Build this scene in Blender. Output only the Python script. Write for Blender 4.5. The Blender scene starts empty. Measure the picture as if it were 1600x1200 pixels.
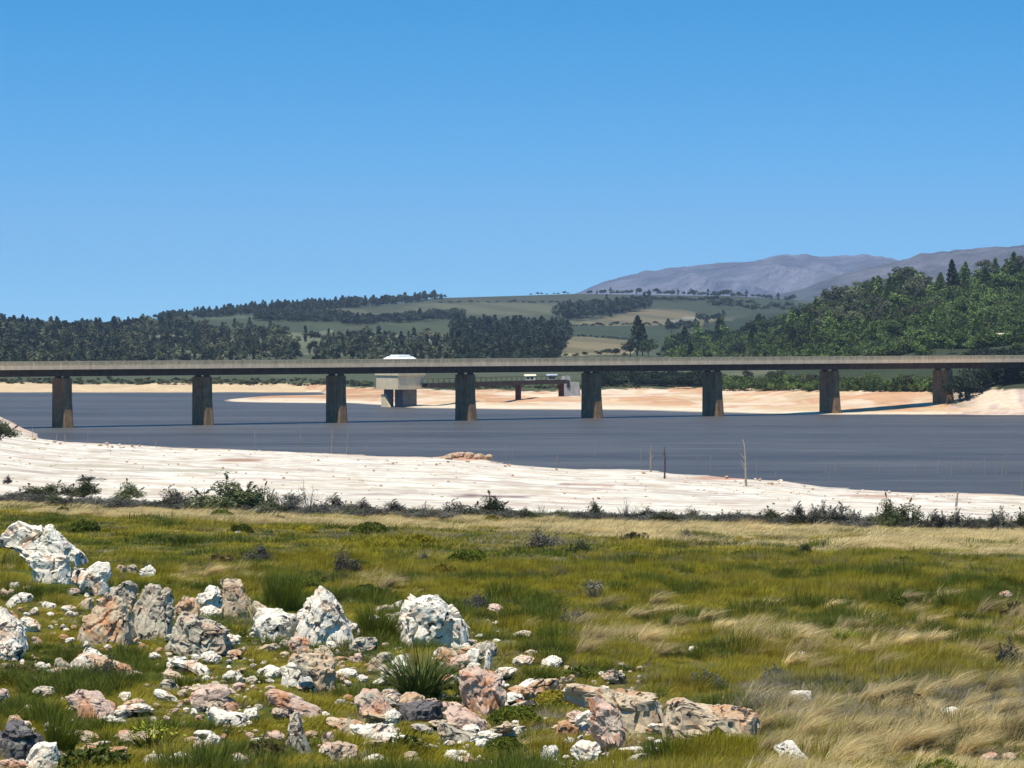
import bpy, math, random
import numpy as np
from mathutils import Vector, Euler
random.seed(7); rng = np.random.default_rng(11)
sc = bpy.context.scene
COL = sc.collection
# ------------------------------------------------------------------ camera, sky, sun
F = 5400.0          # focal length in photo pixels (1600 wide)
HZ = 505.0          # photo row of the horizon
CH = 18.0           # camera height above the water
cam_d = bpy.data.cameras.new("camera"); cam = bpy.data.objects.new("camera", cam_d); COL.objects.link(cam)
cam.location = (0, 0, CH); cam.rotation_euler = (math.radians(90), 0, 0)
cam_d.sensor_width = 36.0; cam_d.lens = F/1600*36.0; cam_d.shift_y = -(600-HZ)/1600
cam_d.clip_start = 0.5; cam_d.clip_end = 40000
sc.camera = cam
SUN_EL = math.radians(68); sx, sy = -0.55, -0.835
SUN_AZ = math.atan2(sx, sy)          # clockwise from +Y
w = bpy.data.worlds.new("World"); sc.world = w; w.use_nodes = True
nt = w.node_tree; nt.nodes.clear()
out = nt.nodes.new("ShaderNodeOutputWorld"); bg = nt.nodes.new("ShaderNodeBackground")
sky = nt.nodes.new("ShaderNodeTexSky"); sky.sky_type = 'NISHITA'; sky.sun_disc = False
sky.sun_elevation = SUN_EL; sky.sun_rotation = SUN_AZ
sky.altitude = 300; sky.air_density = 1.0; sky.dust_density = 0.1; sky.ozone_density = 2.0
tc = nt.nodes.new("ShaderNodeTexCoord"); mp = nt.nodes.new("ShaderNodeMapping")
mp.vector_type = 'POINT'; mp.inputs['Scale'].default_value = (1, 1, 2.2); mp.inputs['Location'].default_value = (0, 0, 0.13)
nt.links.new(tc.outputs['Generated'], mp.inputs[0]); nt.links.new(mp.outputs[0], sky.inputs[0])
hs = nt.nodes.new("ShaderNodeHueSaturation"); hs.inputs['Hue'].default_value = 0.491; hs.inputs['Saturation'].default_value = 1.5; hs.inputs['Value'].default_value = 1.13
nt.links.new(sky.outputs[0], hs.inputs['Color']); nt.links.new(hs.outputs[0], bg.inputs[0]); bg.inputs[1].default_value = 0.14
nt.links.new(bg.outputs[0], out.inputs[0])
sd = bpy.data.lights.new("sun", 'SUN'); sd.energy = 4.8; sd.angle = math.radians(0.55); sd.color = (1, 0.93, 0.80)
so = bpy.data.objects.new("sun", sd); COL.objects.link(so)
sv = Vector((sx*math.cos(SUN_EL), sy*math.cos(SUN_EL), math.sin(SUN_EL)))
so.rotation_euler = sv.to_track_quat('Z', 'Y').to_euler(); so.location = (-60, -60, 120)
sc.view_settings.view_transform = 'Standard'; sc.view_settings.look = 'None'
sc.view_settings.gamma = 1; sc.view_settings.use_curve_mapping = False
sc.view_settings.exposure = 0.2
sc.cycles.volume_max_steps = 64; sc.cycles.transparent_max_bounces = 8

# ------------------------------------------------------------------ helpers
def hash2(ix, iy, s):
    n = (ix.astype(np.int64)*374761393 + iy.astype(np.int64)*668265263 + s*974634777) & 0x7fffffff
    n = ((n ^ (n >> 13))*1274126177) & 0x7fffffff
    return ((n ^ (n >> 16)) & 0xffff)/65535.0
def vnoise(x, y, s=0):
    x = np.asarray(x, float); y = np.asarray(y, float)
    ix = np.floor(x); iy = np.floor(y); fx = x-ix; fy = y-iy
    fx = fx*fx*(3-2*fx); fy = fy*fy*(3-2*fy)
    a = hash2(ix, iy, s); b = hash2(ix+1, iy, s); c = hash2(ix, iy+1, s); d = hash2(ix+1, iy+1, s)
    return (a*(1-fx)+b*fx)*(1-fy)+(c*(1-fx)+d*fx)*fy
def fbm(x, y, o=4, s=0):
    t = 0; a = .5; n = 0
    for k in range(o):
        t = t+a*vnoise(x*2**k+k*17.3, y*2**k-k*9.1, s+k); n += a; a *= .5
    return t/n
def noise3(p, s=0):
    z = p[:, 2]; iz = np.floor(z); f = z-iz; f = f*f*(3-2*f)
    a = vnoise(p[:, 0]+iz*37.1, p[:, 1]+iz*11.7, s); b = vnoise(p[:, 0]+(iz+1)*37.1, p[:, 1]+(iz+1)*11.7, s)
    return a*(1-f)+b*f
def smooth(a, b, x):
    t = np.clip((x-a)/(b-a), 0, 1); return t*t*(3-2*t)

def tag(o, label=None, cat=None, group=None, kind=None):
    if label: o["label"] = label
    if cat: o["category"] = cat
    if group: o["group"] = group
    if kind: o["kind"] = kind
    return o
def mesh_np(name, V, Fc, mat=None, col=None, smoothf=False, mats=None, midx=None):
    V = np.asarray(V, np.float32); Fc = np.asarray(Fc, np.int32); k = Fc.shape[1]
    me = bpy.data.meshes.new(name)
    me.vertices.add(len(V)); me.vertices.foreach_set("co", V.ravel())
    me.loops.add(Fc.size); me.loops.foreach_set("vertex_index", Fc.ravel())
    me.polygons.add(len(Fc)); me.polygons.foreach_set("loop_start", np.arange(0, Fc.size, k, dtype=np.int32))
    me.polygons.foreach_set("loop_total", np.full(len(Fc), k, np.int32))
    me.polygons.foreach_set("use_smooth", np.full(len(Fc), smoothf, bool))
    if mats:
        for m in mats: me.materials.append(m)
        me.polygons.foreach_set("material_index", np.asarray(midx, np.int32))
    elif mat: me.materials.append(mat)
    if col is not None:
        ca = me.color_attributes.new("Col", 'FLOAT_COLOR', 'POINT')
        c = np.ones((len(V), 4), np.float32); c[:, :col.shape[1]] = col
        ca.data.foreach_set("color", c.ravel())
    me.update(calc_edges=True)
    return me
def link(name, me, parent=None, loc=None):
    o = bpy.data.objects.new(name, me); COL.objects.link(o)
    if parent: o.parent = parent
    if loc is not None: o.location = loc
    return o
def empty(name, loc, label, cat, group=None, rz=0):
    o = bpy.data.objects.new(name, None); COL.objects.link(o); o.location = loc
    o.rotation_euler = (0, 0, rz); o.empty_display_size = .3
    return tag(o, label, cat, group)
class MB:
    def __init__(s): s.v = []; s.f = []
    def poly(s, pts, faces):
        b = len(s.v); s.v += [tuple(p) for p in pts]; s.f += [[i+b for i in f] for f in faces]; return s
    def box(s, x0, x1, y0, y1, z0, z1, tw=None):
        """tw=(sx,sy) scale of the top face about its centre"""
        cx, cy = (x0+x1)/2, (y0+y1)/2; a, b = tw or (1, 1)
        bt = [(x0, y0), (x1, y0), (x1, y1), (x0, y1)]
        tp = [(cx+(x-cx)*a, cy+(y-cy)*b) for x, y in bt]
        return s.poly([(x, y, z0) for x, y in bt]+[(x, y, z1) for x, y in tp],
                      [(3, 2, 1, 0), (4, 5, 6, 7), (0, 1, 5, 4), (1, 2, 6, 5), (2, 3, 7, 6), (3, 0, 4, 7)])
    def tube(s, pts, rad, n=6):
        rings = []
        for i, p in enumerate(pts):
            p = Vector(p); d = (Vector(pts[min(i+1, len(pts)-1)])-Vector(pts[max(i-1, 0)])).normalized()
            a = d.cross(Vector((0, 1, 0.1))).normalized(); b = d.cross(a)
            rings.append([p+(a*math.cos(t)+b*math.sin(t))*rad[i] for t in [2*math.pi*k/n for k in range(n)]])
        vs = [q for r in rings for q in r]; fs = []
        for i in range(len(pts)-1):
            for k in range(n): fs.append((i*n+k, i*n+(k+1) % n, (i+1)*n+(k+1) % n, (i+1)*n+k))
        fs.append(tuple(range(n))[::-1]); fs.append(tuple((len(pts)-1)*n+k for k in range(n)))
        return s.poly(vs, fs)
    def build(s, name, mat, parent=None, smoothf=False, bevel=0, loc=None):
        me = bpy.data.meshes.new(name); me.from_pydata(s.v, [], s.f); me.materials.append(mat)
        if smoothf: me.polygons.foreach_set("use_smooth", [True]*len(me.polygons))
        o = link(name, me, parent, loc)
        if bevel:
            m = o.modifiers.new("bevel", 'BEVEL'); m.width = bevel; m.segments = 1
        return o

def newmat(name, rough=.9, spec=.2):
    m = bpy.data.materials.new(name); m.use_nodes = True
    b = m.node_tree.nodes["Principled BSDF"]; b.inputs["Roughness"].default_value = rough
    b.inputs["Specular IOR Level"].default_value = spec
    return m, m.node_tree, b
def N(nt, t, **kw):
    n = nt.nodes.new(t)
    for k, v in kw.items(): setattr(n, k, v)
    return n
def ramp(nt, src, stops, interp='LINEAR'):
    r = N(nt, "ShaderNodeValToRGB"); r.color_ramp.interpolation = interp
    e = r.color_ramp.elements
    while len(e) < len(stops): e.new(.5)
    for i, (p, c) in enumerate(stops):
        e[i].position = p; e[i].color = (c, c, c, 1) if not hasattr(c, '__len__') else (*c, 1)
    nt.links.new(src, r.inputs[0]); return r.outputs[0]
def noise(nt, scale, detail=4, rough=.55, vec=None, sc3=None, loc=(0, 0, 0), dist=0):
    n = N(nt, "ShaderNodeTexNoise"); n.inputs["Scale"].default_value = scale
    n.inputs["Detail"].default_value = detail; n.inputs["Roughness"].default_value = rough
    n.inputs["Distortion"].default_value = dist
    if vec is None: vec = N(nt, "ShaderNodeNewGeometry").outputs["Position"]
    mpn = N(nt, "ShaderNodeMapping"); mpn.inputs["Scale"].default_value = sc3 or (1, 1, 1)
    mpn.inputs["Location"].default_value = loc
    nt.links.new(vec, mpn.inputs[0]); nt.links.new(mpn.outputs[0], n.inputs["Vector"])
    return n.outputs["Fac"]
def mix(nt, fac, a, b, mode='MIX'):
    m = N(nt, "ShaderNodeMix"); m.data_type = 'RGBA'; m.blend_type = mode
    for s, v in ((m.inputs[0], fac), (m.inputs[6], a), (m.inputs[7], b)):
        if hasattr(v, 'links') or isinstance(v, bpy.types.NodeSocket): nt.links.new(v, s)
        elif hasattr(v, '__len__'): s.default_value = (*v, 1)
        else: s.default_value = v if s.type == 'VALUE' else (v, v, v, 1)
    return m.outputs[2]
def bump(nt, b, h, strength=.5, dist=.05):
    n = N(nt, "ShaderNodeBump"); n.inputs["Strength"].default_value = strength; n.inputs["Distance"].default_value = dist
    nt.links.new(h, n.inputs["Height"]); nt.links.new(n.outputs[0], b.inputs["Normal"])

# ------------------------------------------------------------------ terrain function
def pX(x, Y): return (x-800)/F*Y
def pZ(y, Y): return CH-(y-HZ)/F*Y
S_x = [-2000, -300, 0, 34, 101, 186, 283, 398, 540, 665, 699, 766, 901, 1016, 1070, 1229, 1296, 1431, 1600, 2000, 3500]
S_y = [640, 655, 672, 680.5, 690.6, 694, 700, 704, 711.5, 715, 714, 721, 734, 736.5, 742, 751, 761, 770, 777, 790, 800]
F_x = [-3000, 0, 300, 500, 548, 590, 650, 820, 980, 1095, 1200, 1311, 1600, 3500]
F_y = [613, 613, 613, 613, 630, 633, 638, 640, 641, 644, 647, 648, 648, 648]
NY = np.array([0, 15, 42, 50, 61, 80, 105, 150, 165]); NZ = np.array([16.4, 14.6, 12.6, 12.49, 12.4, 12.15, 11.3, 9.5, 8.95])
D = np.array([940, 1100, 1300, 1600, 2000, 2400, 2900, 3300, 4500, 7000, 12500.])
TX = np.array([-1500, 0, 150, 280, 420, 550, 680, 900, 1150, 1200, 1250, 1350, 1450, 1600, 2000, 3500.])
TZ = np.array([
 [1.6, 3, 7, 14, 23, 22, 21, 20, 17, 10, 8],
 [1.6, 3, 6, 12, 20, 19, 18, 17, 16, 10, 8],
 [1.6, 2.5, 4, 9, 15, 16, 16, 16, 15, 10, 8],
 [1.7, 2.5, 4, 8, 17, 22, 20, 18, 16, 10, 8],
 [1.8, 3, 4.5, 8, 14, 25, 31, 28, 20, 10, 8],
 [2, 3.5, 5, 8, 13, 21, 34.5, 32, 22, 10, 8],
 [2.5, 4, 5.5, 8, 13, 20, 32, 42, 30, 12, 8],
 [2.5, 4, 5.5, 8, 13, 20.5, 34, 46, 34, 12, 8],
 [3, 4.5, 6, 9, 13, 21, 35, 44, 34, 12, 8],
 [4, 7, 10, 12, 15, 21, 33, 42, 34, 12, 8],
 [6, 12, 19, 16, 16, 21, 32, 40, 34, 12, 8],
 [9, 18, 27, 25, 22, 22, 30, 38, 34, 12, 8],
 [12, 22, 31, 30, 28, 25, 30, 36, 34, 12, 8],
 [14, 25, 36, 37, 34, 28, 30, 36, 34, 12, 8],
 [16, 30, 44, 46, 40, 30, 30, 36, 34, 12, 8],
 [16, 30, 46, 50, 44, 32, 30, 36, 34, 12, 8]])
def ground(X, Y):
    X = np.atleast_1d(np.asarray(X, float)); Y = np.atleast_1d(np.asarray(Y, float))
    xp = np.clip(800+X/np.maximum(Y, 1)*F, -2500, 3400)
    S = CH*F/(np.interp(xp, S_x, S_y)-HZ)
    S = S+(fbm(X/14, Y/14, 3, 5)-.5)*16
    Fd = CH*F/(np.interp(xp, F_x, F_y)-HZ)+(fbm(X/9, Y/9, 3, 8)-.5)*7
    zn = np.interp(Y, NY, NZ) - 0.021*np.clip(X, -60, 60)*smooth(60, 160, Y)
    zn = zn+(fbm(X/5, Y/5, 4, 1)-.5)*.55*smooth(20, 45, Y)+(fbm(X/1.1, Y/1.1, 3, 2)-.5)*.16
    z0 = 8.95-0.021*np.clip(X, -60, 60)
    t = (Y-165)/np.maximum(S-165, 1)
    zb = z0*(1-t)
    zb = zb+.7*(.4+1.2*fbm(X/1.5, Y/1.5, 3, 15))*np.exp(-(((xp-732)/34)**4+((Y-450)/16)**2))
    zb = zb+(fbm(X/16, Y/9, 4, 3)-.5)*.55*smooth(0, .2, t)*smooth(0, .15, 1-t)+(fbm(X/2.5, Y/1.6, 3, 4)-.5)*.18*smooth(0, .1, t)
    lake = -np.minimum((Y-S)*.035, 2.5)
    z = np.where(Y < 165, zn, np.where(Y < S, zb, lake))
    zf0 = -np.minimum((Fd-Y)*.05, 2.5)
    # far land
    i = np.clip(np.searchsorted(TX, xp)-1, 0, len(TX)-2); u = (xp-TX[i])/(TX[i+1]-TX[i]); u = np.clip(u, 0, 1)
    j = np.clip(np.searchsorted(D, Y)-1, 0, len(D)-2); v = np.clip((Y-D[j])/(D[j+1]-D[j]), 0, 1)
    zt = (TZ[i, j]*(1-v)+TZ[i, j+1]*v)*(1-u)+(TZ[i+1, j]*(1-v)+TZ[i+1, j+1]*v)*u
    z940 = TZ[i, 0]*(1-u)+TZ[i+1, 0]*u
    q = np.clip((Y-Fd)/np.maximum(940-Fd, 1), 0, 1)
    zs = z940*(1-(1-q)**1.6)
    zs = zs+(fbm(X/12, Y/12, 4, 13)-.5)*1.9*smooth(0, .3, q)
    zl = np.where(Y < 940, zs, zt+(fbm(X/90, Y/90, 3, 14)-.5)*2.5*smooth(960, 1200, Y)*(1-smooth(2500, 4000, Y)))
    zfar = np.where(Y < Fd, zf0, zl)
    z = np.where(Y > (S+Fd)/2, zfar, z)
    # spit of sand reaching out on the left of the intake
    px_ = (xp-300)/220.; hump = np.clip(1-((Y-(800+20*px_))/ (10+38*np.clip(px_, 0, 1)))**2, -1, 1)*smooth(325, 430, xp)*(1-smooth(560, 600, xp))
    z = np.where((Y > 740) & (Y < 900) & (hump > 0), np.maximum(z, hump*1.0-.15), z)
    # approach embankment of the bridge at the right and rise beside it
    e = np.exp(-(((X-118)/15)**2+((Y-716)/16)**2)); z = z+e*8.6
    e = np.exp(-(((X-101)/9)**2+((Y-697)/8)**2)); z = z+e*3.4
    e = np.exp(-(((X+88)/9)**2+((Y-560)/13)**2)); z = z+e*3.2
    return z
_ys = {}
def place(x, y, lo=30, hi=3400):
    """world point of the ground seen at photo pixel x,y"""
    key = (round(x), lo, hi)
    if key not in _ys:
        Ys = np.geomspace(lo, hi, 700); Z = ground(pX(x, Ys), Ys); _ys[key] = (Ys, HZ+(CH-Z)/Ys*F)
    Ys, yy = _ys[key]
    k = np.argmax(yy <= y) if (yy <= y).any() else int(np.argmin(yy))
    Y = Ys[k]
    X = pX(x, Y)
    return float(X), float(Y), float(ground(X, Y)[0])

# ------------------------------------------------------------------ terrain sheet
def inpoly(px, py, P):
    r = np.zeros(px.shape, bool); n = len(P)
    for a in range(n):
        x1, y1 = P[a]; x2, y2 = P[(a+1) % n]
        c = ((y1 > py) != (y2 > py)) & (px < (x2-x1)*(py-y1)/((y2-y1) or 1e-9)+x1); r ^= c
    return r
cols = np.concatenate([np.arange(-1800, -60, 30), np.arange(-60, 1662, 3), np.arange(1662, 3400, 30)]).astype(float)
rows = np.concatenate([np.linspace(2, 38, 16), np.geomspace(38.5, 165, 200), np.linspace(166, 600, 260), np.linspace(601, 950, 330), np.geomspace(952, 3500, 230), np.geomspace(3560, 12400, 24)])
XX = pX(cols[None, :], rows[:, None]); YY = np.repeat(rows[:, None], len(cols), 1)
ZZ = ground(XX.ravel(), YY.ravel()).reshape(XX.shape)
xp = np.repeat(cols[None, :], len(rows), 0); yp = HZ+(CH-ZZ)/YY*F
C = np.zeros(XX.shape+(3,))
n1 = fbm(XX/3, YY/3, 4, 31); n2 = fbm(XX/20, YY/7, 4, 33)
soil = np.array([.075, .085, .012]); C[:] = soil
def lay(mask, c):
    m = np.clip(mask, 0, 1)[..., None]; C[:] = C*(1-m)+np.array(c)*m
lay(smooth(.5, .7, n1)*(YY < 165), (.12, .11, .04))
# near beach
beach = smooth(160, 172, YY+4*(n1-.5))*(YY < 640)
lay(beach, (.77, .70, .56)); mt_ = fbm(XX/2.2, YY/2.2, 4, 37); lay(beach*smooth(.50, .62, mt_)*.8, (.55, .43, .30)); lay(beach*smooth(.58, .68, fbm(XX/7, YY/5, 4, 38))*.6, (.64, .54, .41))
st = fbm(XX/22, YY/3.2, 4, 35); lay(beach*smooth(.55, .75, st)*.8, (.68, .57, .44))
st = fbm(XX/15, YY/2.5, 4, 36); lay(beach*smooth(.62, .72, st)*.8, (.47, .36, .30))
edge = CH*F/(np.interp(xp, S_x, S_y)-HZ)-YY
lay(beach*smooth(40, 0, edge)*smooth(.35, .6, n2)*.8, (.62, .40, .26))
lay(beach*smooth(2.0, -1, ZZ*4)*.8, (.30, .25, .2))
for (cx, cy, rx, ry, c) in [(732, 715, 36, 5, (.50, .27, .15)), (770, 775, 72, 1.6, (.22, .14, .14)), (590, 772.5, 50, 1.0, (.4, .32, .28)), (375, 719, 42, 3, (.42, .25, .17)), (300, 735, 120, 2.5, (.5, .44, .32)), (130, 728, 90, 3, (.55, .47, .34)), (890, 757, 22, 1.5, (.35, .22, .17)),
                            (940, 758, 80, 1.2, (.5, .33, .26)), (1130, 747, 60, 3, (.52, .30, .2)), (1360, 775, 70, 2, (.5, .33, .24)), (715, 711, 45, 6, (.5, .27, .16))]:
    lay(smooth(1.2, .6, np.sqrt(((xp-cx)/rx)**2+((yp-cy+2*(n1-.5))/ry)**2))*(YY > 165)*(YY < 600), c)
# far sand
far = (YY > 640) & (YY < 940)
lay(far*1., (.62, .43, .25))
b1 = fbm(XX/10, YY/25, 4, 41); lay(far*smooth(.48, .62, b1), (.58, .33, .18))
b2 = fbm(XX/7, YY/14, 4, 42); lay(far*smooth(.52, .66, b2)*.7, (.74, .58, .42))
lay(far*smooth(.6, .2, ZZ)*1., (.74, .60, .42))
lay(far*smooth(.12, .02, ZZ)*1., (.3, .24, .18))
lay((YY > 880)*(YY < 950)*(xp < 480)*1., (.62, .45, .26))
lay(far*(xp > 330)*(xp < 640)*(YY < 870)*smooth(.3, .8, ZZ)*smooth(.35, .6, n2), (.50, .28, .15))
top = np.interp(xp, [0, 480, 560, 700, 870, 900, 1000, 1100, 1200, 1300, 1450, 1500, 1530, 1565, 1600], [598, 599, 606, 609, 612, 610, 607, 606, 609, 610, 611, 640, 640, 600, 598])
grn = (yp < top+(n1-.5)*8) & (YY > 690) & (ZZ > .5)
lay(grn*1., (.075, .085, .04))

lay((YY > 940)*1., (.085, .095, .05)); lay(far*(xp > 1480)*(ZZ < 4.6)*smooth(1460, 1540, xp)*1., (.66, .50, .35)); lay(far*(ZZ > 4.6)*1., (.045, .055, .025)); lay(far*(xp > 1480)*(ZZ < 4.6)*smooth(.5, .65, fbm(XX/2, YY/3, 4, 45)), (.52, .38, .30))
ff = YY > 950
WOOD = [[(-400, 495), (-20, 500), (150, 506), (250, 503), (300, 506), (300, 514), (215, 520), (230, 562), (-400, 562)], [(705, 505), (890, 505), (893, 526), (868, 562), (705, 562)], [(1030, 550), (1110, 505), (1200, 490), (1260, 480), (1300, 464), (1350, 448), (1420, 440), (1500, 430), (1560, 420), (1800, 410), (2600, 400), (2600, 565), (1030, 565)]]
lay(ff*smooth(.4, .7, fbm(XX/60, YY/120, 4, 44)), (.13, .13, .075))
fields = [([(845, 526), (910, 527), (985, 531), (1010, 540), (985, 553), (868, 556)], (.30, .235, .12)),
 ([(880, 505), (908, 503), (964, 492), (1003, 484), (1077, 483), (1118, 499), (1108, 508), (1042, 508), (943, 509)], (.25, .20, .11)),
 ([(1044, 501), (1070, 495), (1090, 497), (1060, 507)], (.36, .32, .24)),
 ([(890, 509), (1042, 508), (1060, 515), (1037, 537), (980, 531), (893, 526)], (.062, .078, .040)),
 ([(680, 456), (900, 456), (1010, 456), (1010, 473), (670, 474)], (.085, .085, .05)),
 ([(625, 480), (680, 474), (900, 473), (880, 492), (700, 492)], (.16, .155, .085)),
 ([(1010, 456), (1240, 456), (1250, 500), (1118, 492), (1060, 483), (1010, 478)], (.068, .08, .042)),
 ([(440, 501), (540, 501), (536, 514), (463, 518)], (.09, .105, .048)),
 ([(575, 511), (636, 501), (712, 501), (704, 521), (590, 524)], (.09, .105, .048)),
 ([(400, 500), (440, 484), (520, 478), (520, 490)], (.15, .15, .085)),
 ([(468, 518), (520, 515), (515, 530), (470, 530)], (.26, .25, .15)),
 ([(600, 524), (705, 522), (705, 558), (560, 556)], (.22, .21, .125)),
 ([(240, 522), (460, 518), (560, 530), (560, 556), (90, 556), (180, 540)], (.20, .20, .11)),
 ([(280, 494), (420, 484), (400, 496), (290, 501)], (.11, .14, .08)),
 ([(900, 474), (940, 473), (930, 500), (880, 505)], (.15, .15, .09))]
jx = (fbm(XX/25, YY/60, 3, 51)-.5)*14; jy = (fbm(XX/25, YY/60, 3, 52)-.5)*5
for P, c in fields: lay((inpoly(xp+jx, yp+jy, P) & ff)*1., c)
for P in WOOD: lay((inpoly(xp+jx, yp+jy, P) & ff & (YY < 2600))*1., (.04, .05, .022))
e = np.exp(-(((XX-118)/14)**2+((YY-716)/16)**2)); lay(smooth(.25, .5, e)*(YY > 700)*(YY < 940)*smooth(0, 6, YY-700+(n1-.5)*8), (.05, .05, .03))
# vineyard/orchard row texture on the fields
lay(ff*(np.sin(XX/9+YY/60) > .3)*.35, (.05, .06, .03))
lay(ff*(YY > 1400)*(ZZ < 60)*.32, (.03, .04, .02))
nr, nc = XX.shape
V = np.stack([XX, YY, ZZ], -1).reshape(-1, 3)
ii = (np.arange(nr-1)[:, None]*nc+np.arange(nc-1)[None, :]).ravel()
Q = np.stack([ii, ii+1, ii+nc+1, ii+nc], 1)
m, t, b = newmat("ground_material", .95, .1)
at = N(t, "ShaderNodeVertexColor"); at.layer_name = "Col"
k1 = noise(t, 1.3, 6, .7, sc3=(.5, 1, 1)); k2 = noise(t, .12, 5, .65, sc3=(.6, 1, 1))
c = mix(t, 1.0, at.outputs[0], ramp(t, k1, [(.25, .72), (.7, 1.12)]), 'MULTIPLY')
c = mix(t, 1.0, c, ramp(t, k2, [(.3, .82), (.65, 1.1)]), 'MULTIPLY')
t.links.new(c, b.inputs[0]); bump(t, b, k1, .6, .12)
gm = m
o = link("ground", mesh_np("ground", V, Q, m, C.reshape(-1, 3), True)); tag(o, kind="structure")

# ------------------------------------------------------------------ water
m, t, b = newmat("water_material", .42, .5)
g = N(t, "ShaderNodeNewGeometry").outputs["Position"]
wv = noise(t, .9, 5, .65, g, (.35, 1, 1)); wl = noise(t, .035, 5, .6, g, (.12, 1, 1), dist=.5)
c = ramp(t, wl, [(.33, (.070, .068, .066)), (.5, (.092, .088, .084)), (.68, (.122, .115, .106))])
w2 = noise(t, .35, 4, .6, g, (.15, 1, 1)); c = mix(t, 1.0, c, ramp(t, w2, [(.35, .75), (.65, 1.25)]), 'MULTIPLY')
t.links.new(c, b.inputs[0]); b.inputs["IOR"].default_value = 1.18
ad = N(t, "ShaderNodeMath", operation='ADD'); t.links.new(wv, ad.inputs[0]); t.links.new(w2, ad.inputs[1])
bump(t, b, ad.outputs[0], 1.0, .8)
wm = m
wr = np.linspace(340, 1000, 24); wc = np.linspace(-2100, 3400, 30)
WX = pX(wc[None, :], wr[:, None]); WY = np.repeat(wr[:, None], len(wc), 1)
ii = (np.arange(len(wr)-1)[:, None]*len(wc)+np.arange(len(wc)-1)[None, :]).ravel()
o = link("lake_water", mesh_np("lake_water", np.stack([WX, WY, WX*0], -1).reshape(-1, 3), np.stack([ii, ii+1, ii+len(wc)+1, ii+len(wc)], 1), m)); tag(o, kind="structure")

# ------------------------------------------------------------------ mountains
def mountain(name, xs, ys, Y0, depth, c1, c2, seed):
    cx = np.linspace(xs[0], xs[-1], 420); rr = np.linspace(0, 1.35, 120)
    XP, R = np.meshgrid(cx, rr); Yw = Y0+R*depth; X = pX(XP, Y0+depth)
    crest = (HZ-np.interp(XP, xs, ys))/F*(Y0+depth)+CH
    crest = crest*(1+(fbm(XP/18, R*0, 5, seed)-.5)*.06)
    prof = np.where(R < 1, R**.85, 1-(R-1)*1.6)
    gul = np.abs(fbm(X/230+R*1.5, R*2.6+X/900, 6, seed+3)-.5)*2.6
    z = 5+(crest-5)*prof
    z = z-(np.clip(gul, 0, .6)*crest*.5)*np.sin(np.clip(R, 0, 1)*math.pi)**.8+(fbm(X/120, Yw/120, 4, seed+7)-.5)*crest*.10*np.clip(1-np.abs(R-.5)*2, 0, 1)
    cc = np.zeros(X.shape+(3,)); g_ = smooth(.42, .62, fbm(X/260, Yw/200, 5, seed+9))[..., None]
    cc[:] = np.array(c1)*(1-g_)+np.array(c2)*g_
    ii = (np.arange(len(rr)-1)[:, None]*len(cx)+np.arange(len(cx)-1)[None, :]).ravel()
    m, t, b = newmat(name+"_material", .95, .1); at = N(t, "ShaderNodeVertexColor"); at.layer_name = "Col"
    k = noise(t, .012, 6, .7); c = mix(t, 1.0, at.outputs[0], ramp(t, k, [(.35, .5), (.65, 1.4)]), 'MULTIPLY'); t.links.new(c, b.inputs[0]); bump(t, b, k, 1, 60)
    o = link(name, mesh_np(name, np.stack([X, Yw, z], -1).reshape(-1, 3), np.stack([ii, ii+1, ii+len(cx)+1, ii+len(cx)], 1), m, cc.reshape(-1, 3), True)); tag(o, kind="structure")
mountain("far_mountain", [820, 905, 950, 1000, 1050, 1100, 1180, 1205, 1245, 1300, 1340, 1375, 1400, 1450, 1700], [485, 457, 437, 425, 418, 412, 408, 402, 396, 401, 399, 398, 404, 425, 470], 8300, 2100, (.125, .118, .155), (.19, .175, .21), 3)  # purple-blue base colours carry part of the distance haze
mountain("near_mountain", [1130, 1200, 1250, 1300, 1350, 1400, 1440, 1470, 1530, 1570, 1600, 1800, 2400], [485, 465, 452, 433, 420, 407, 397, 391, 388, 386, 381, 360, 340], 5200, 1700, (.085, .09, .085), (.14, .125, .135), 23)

# ------------------------------------------------------------------ materials
def concrete(name, c, stain=.6, sc_=1.0):
    m, t, b = newmat(name, .9, .2)
    k = noise(t, .9*sc_, 6, .7); k2 = noise(t, 1.8, 5, .6, sc3=(1, 1, .12)); k3 = noise(t, 9, 3, .6)
    col = mix(t, 1.0, c, ramp(t, k, [(.3, stain), (.65, 1.08)]), 'MULTIPLY')
    col = mix(t, 1.0, col, ramp(t, k2, [(.3, stain), (.6, 1.05)]), 'MULTIPLY'); t.links.new(col, b.inputs[0]); bump(t, b, k3, .3, .02)
    return m
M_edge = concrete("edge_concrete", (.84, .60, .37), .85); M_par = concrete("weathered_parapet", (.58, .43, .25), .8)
M_gird = concrete("girder_concrete", (.085, .055, .038)); M_pier = concrete("pier_concrete", (.25, .155, .08), .55)  # girder colour darkened to carry the shade under the deck edge
M_post = concrete("post_concrete", (.64, .51, .31), .8); M_asph = concrete("asphalt", (.05, .05, .05), .8)
M_pale = concrete("pale_concrete", (.66, .53, .34), .88); M_grey = concrete("grey_concrete", (.36, .35, .34), .7)
M_white = concrete("white_sheet", (.80, .82, .80), .93); M_dark = concrete("dark_steel", (.09, .065, .05), .6)
M_shaft = concrete("shaft_concrete", (.16, .15, .145), .6); M_rust = concrete("rusty_steel", (.11, .035, .028), .6); M_cream = concrete("cream_wall", (.75, .66, .45), .9)
M_tin = concrete("tin_roof", (.42, .45, .50), .8); M_dkwin = concrete("dark_opening", (.03, .03, .035), .8)

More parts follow.
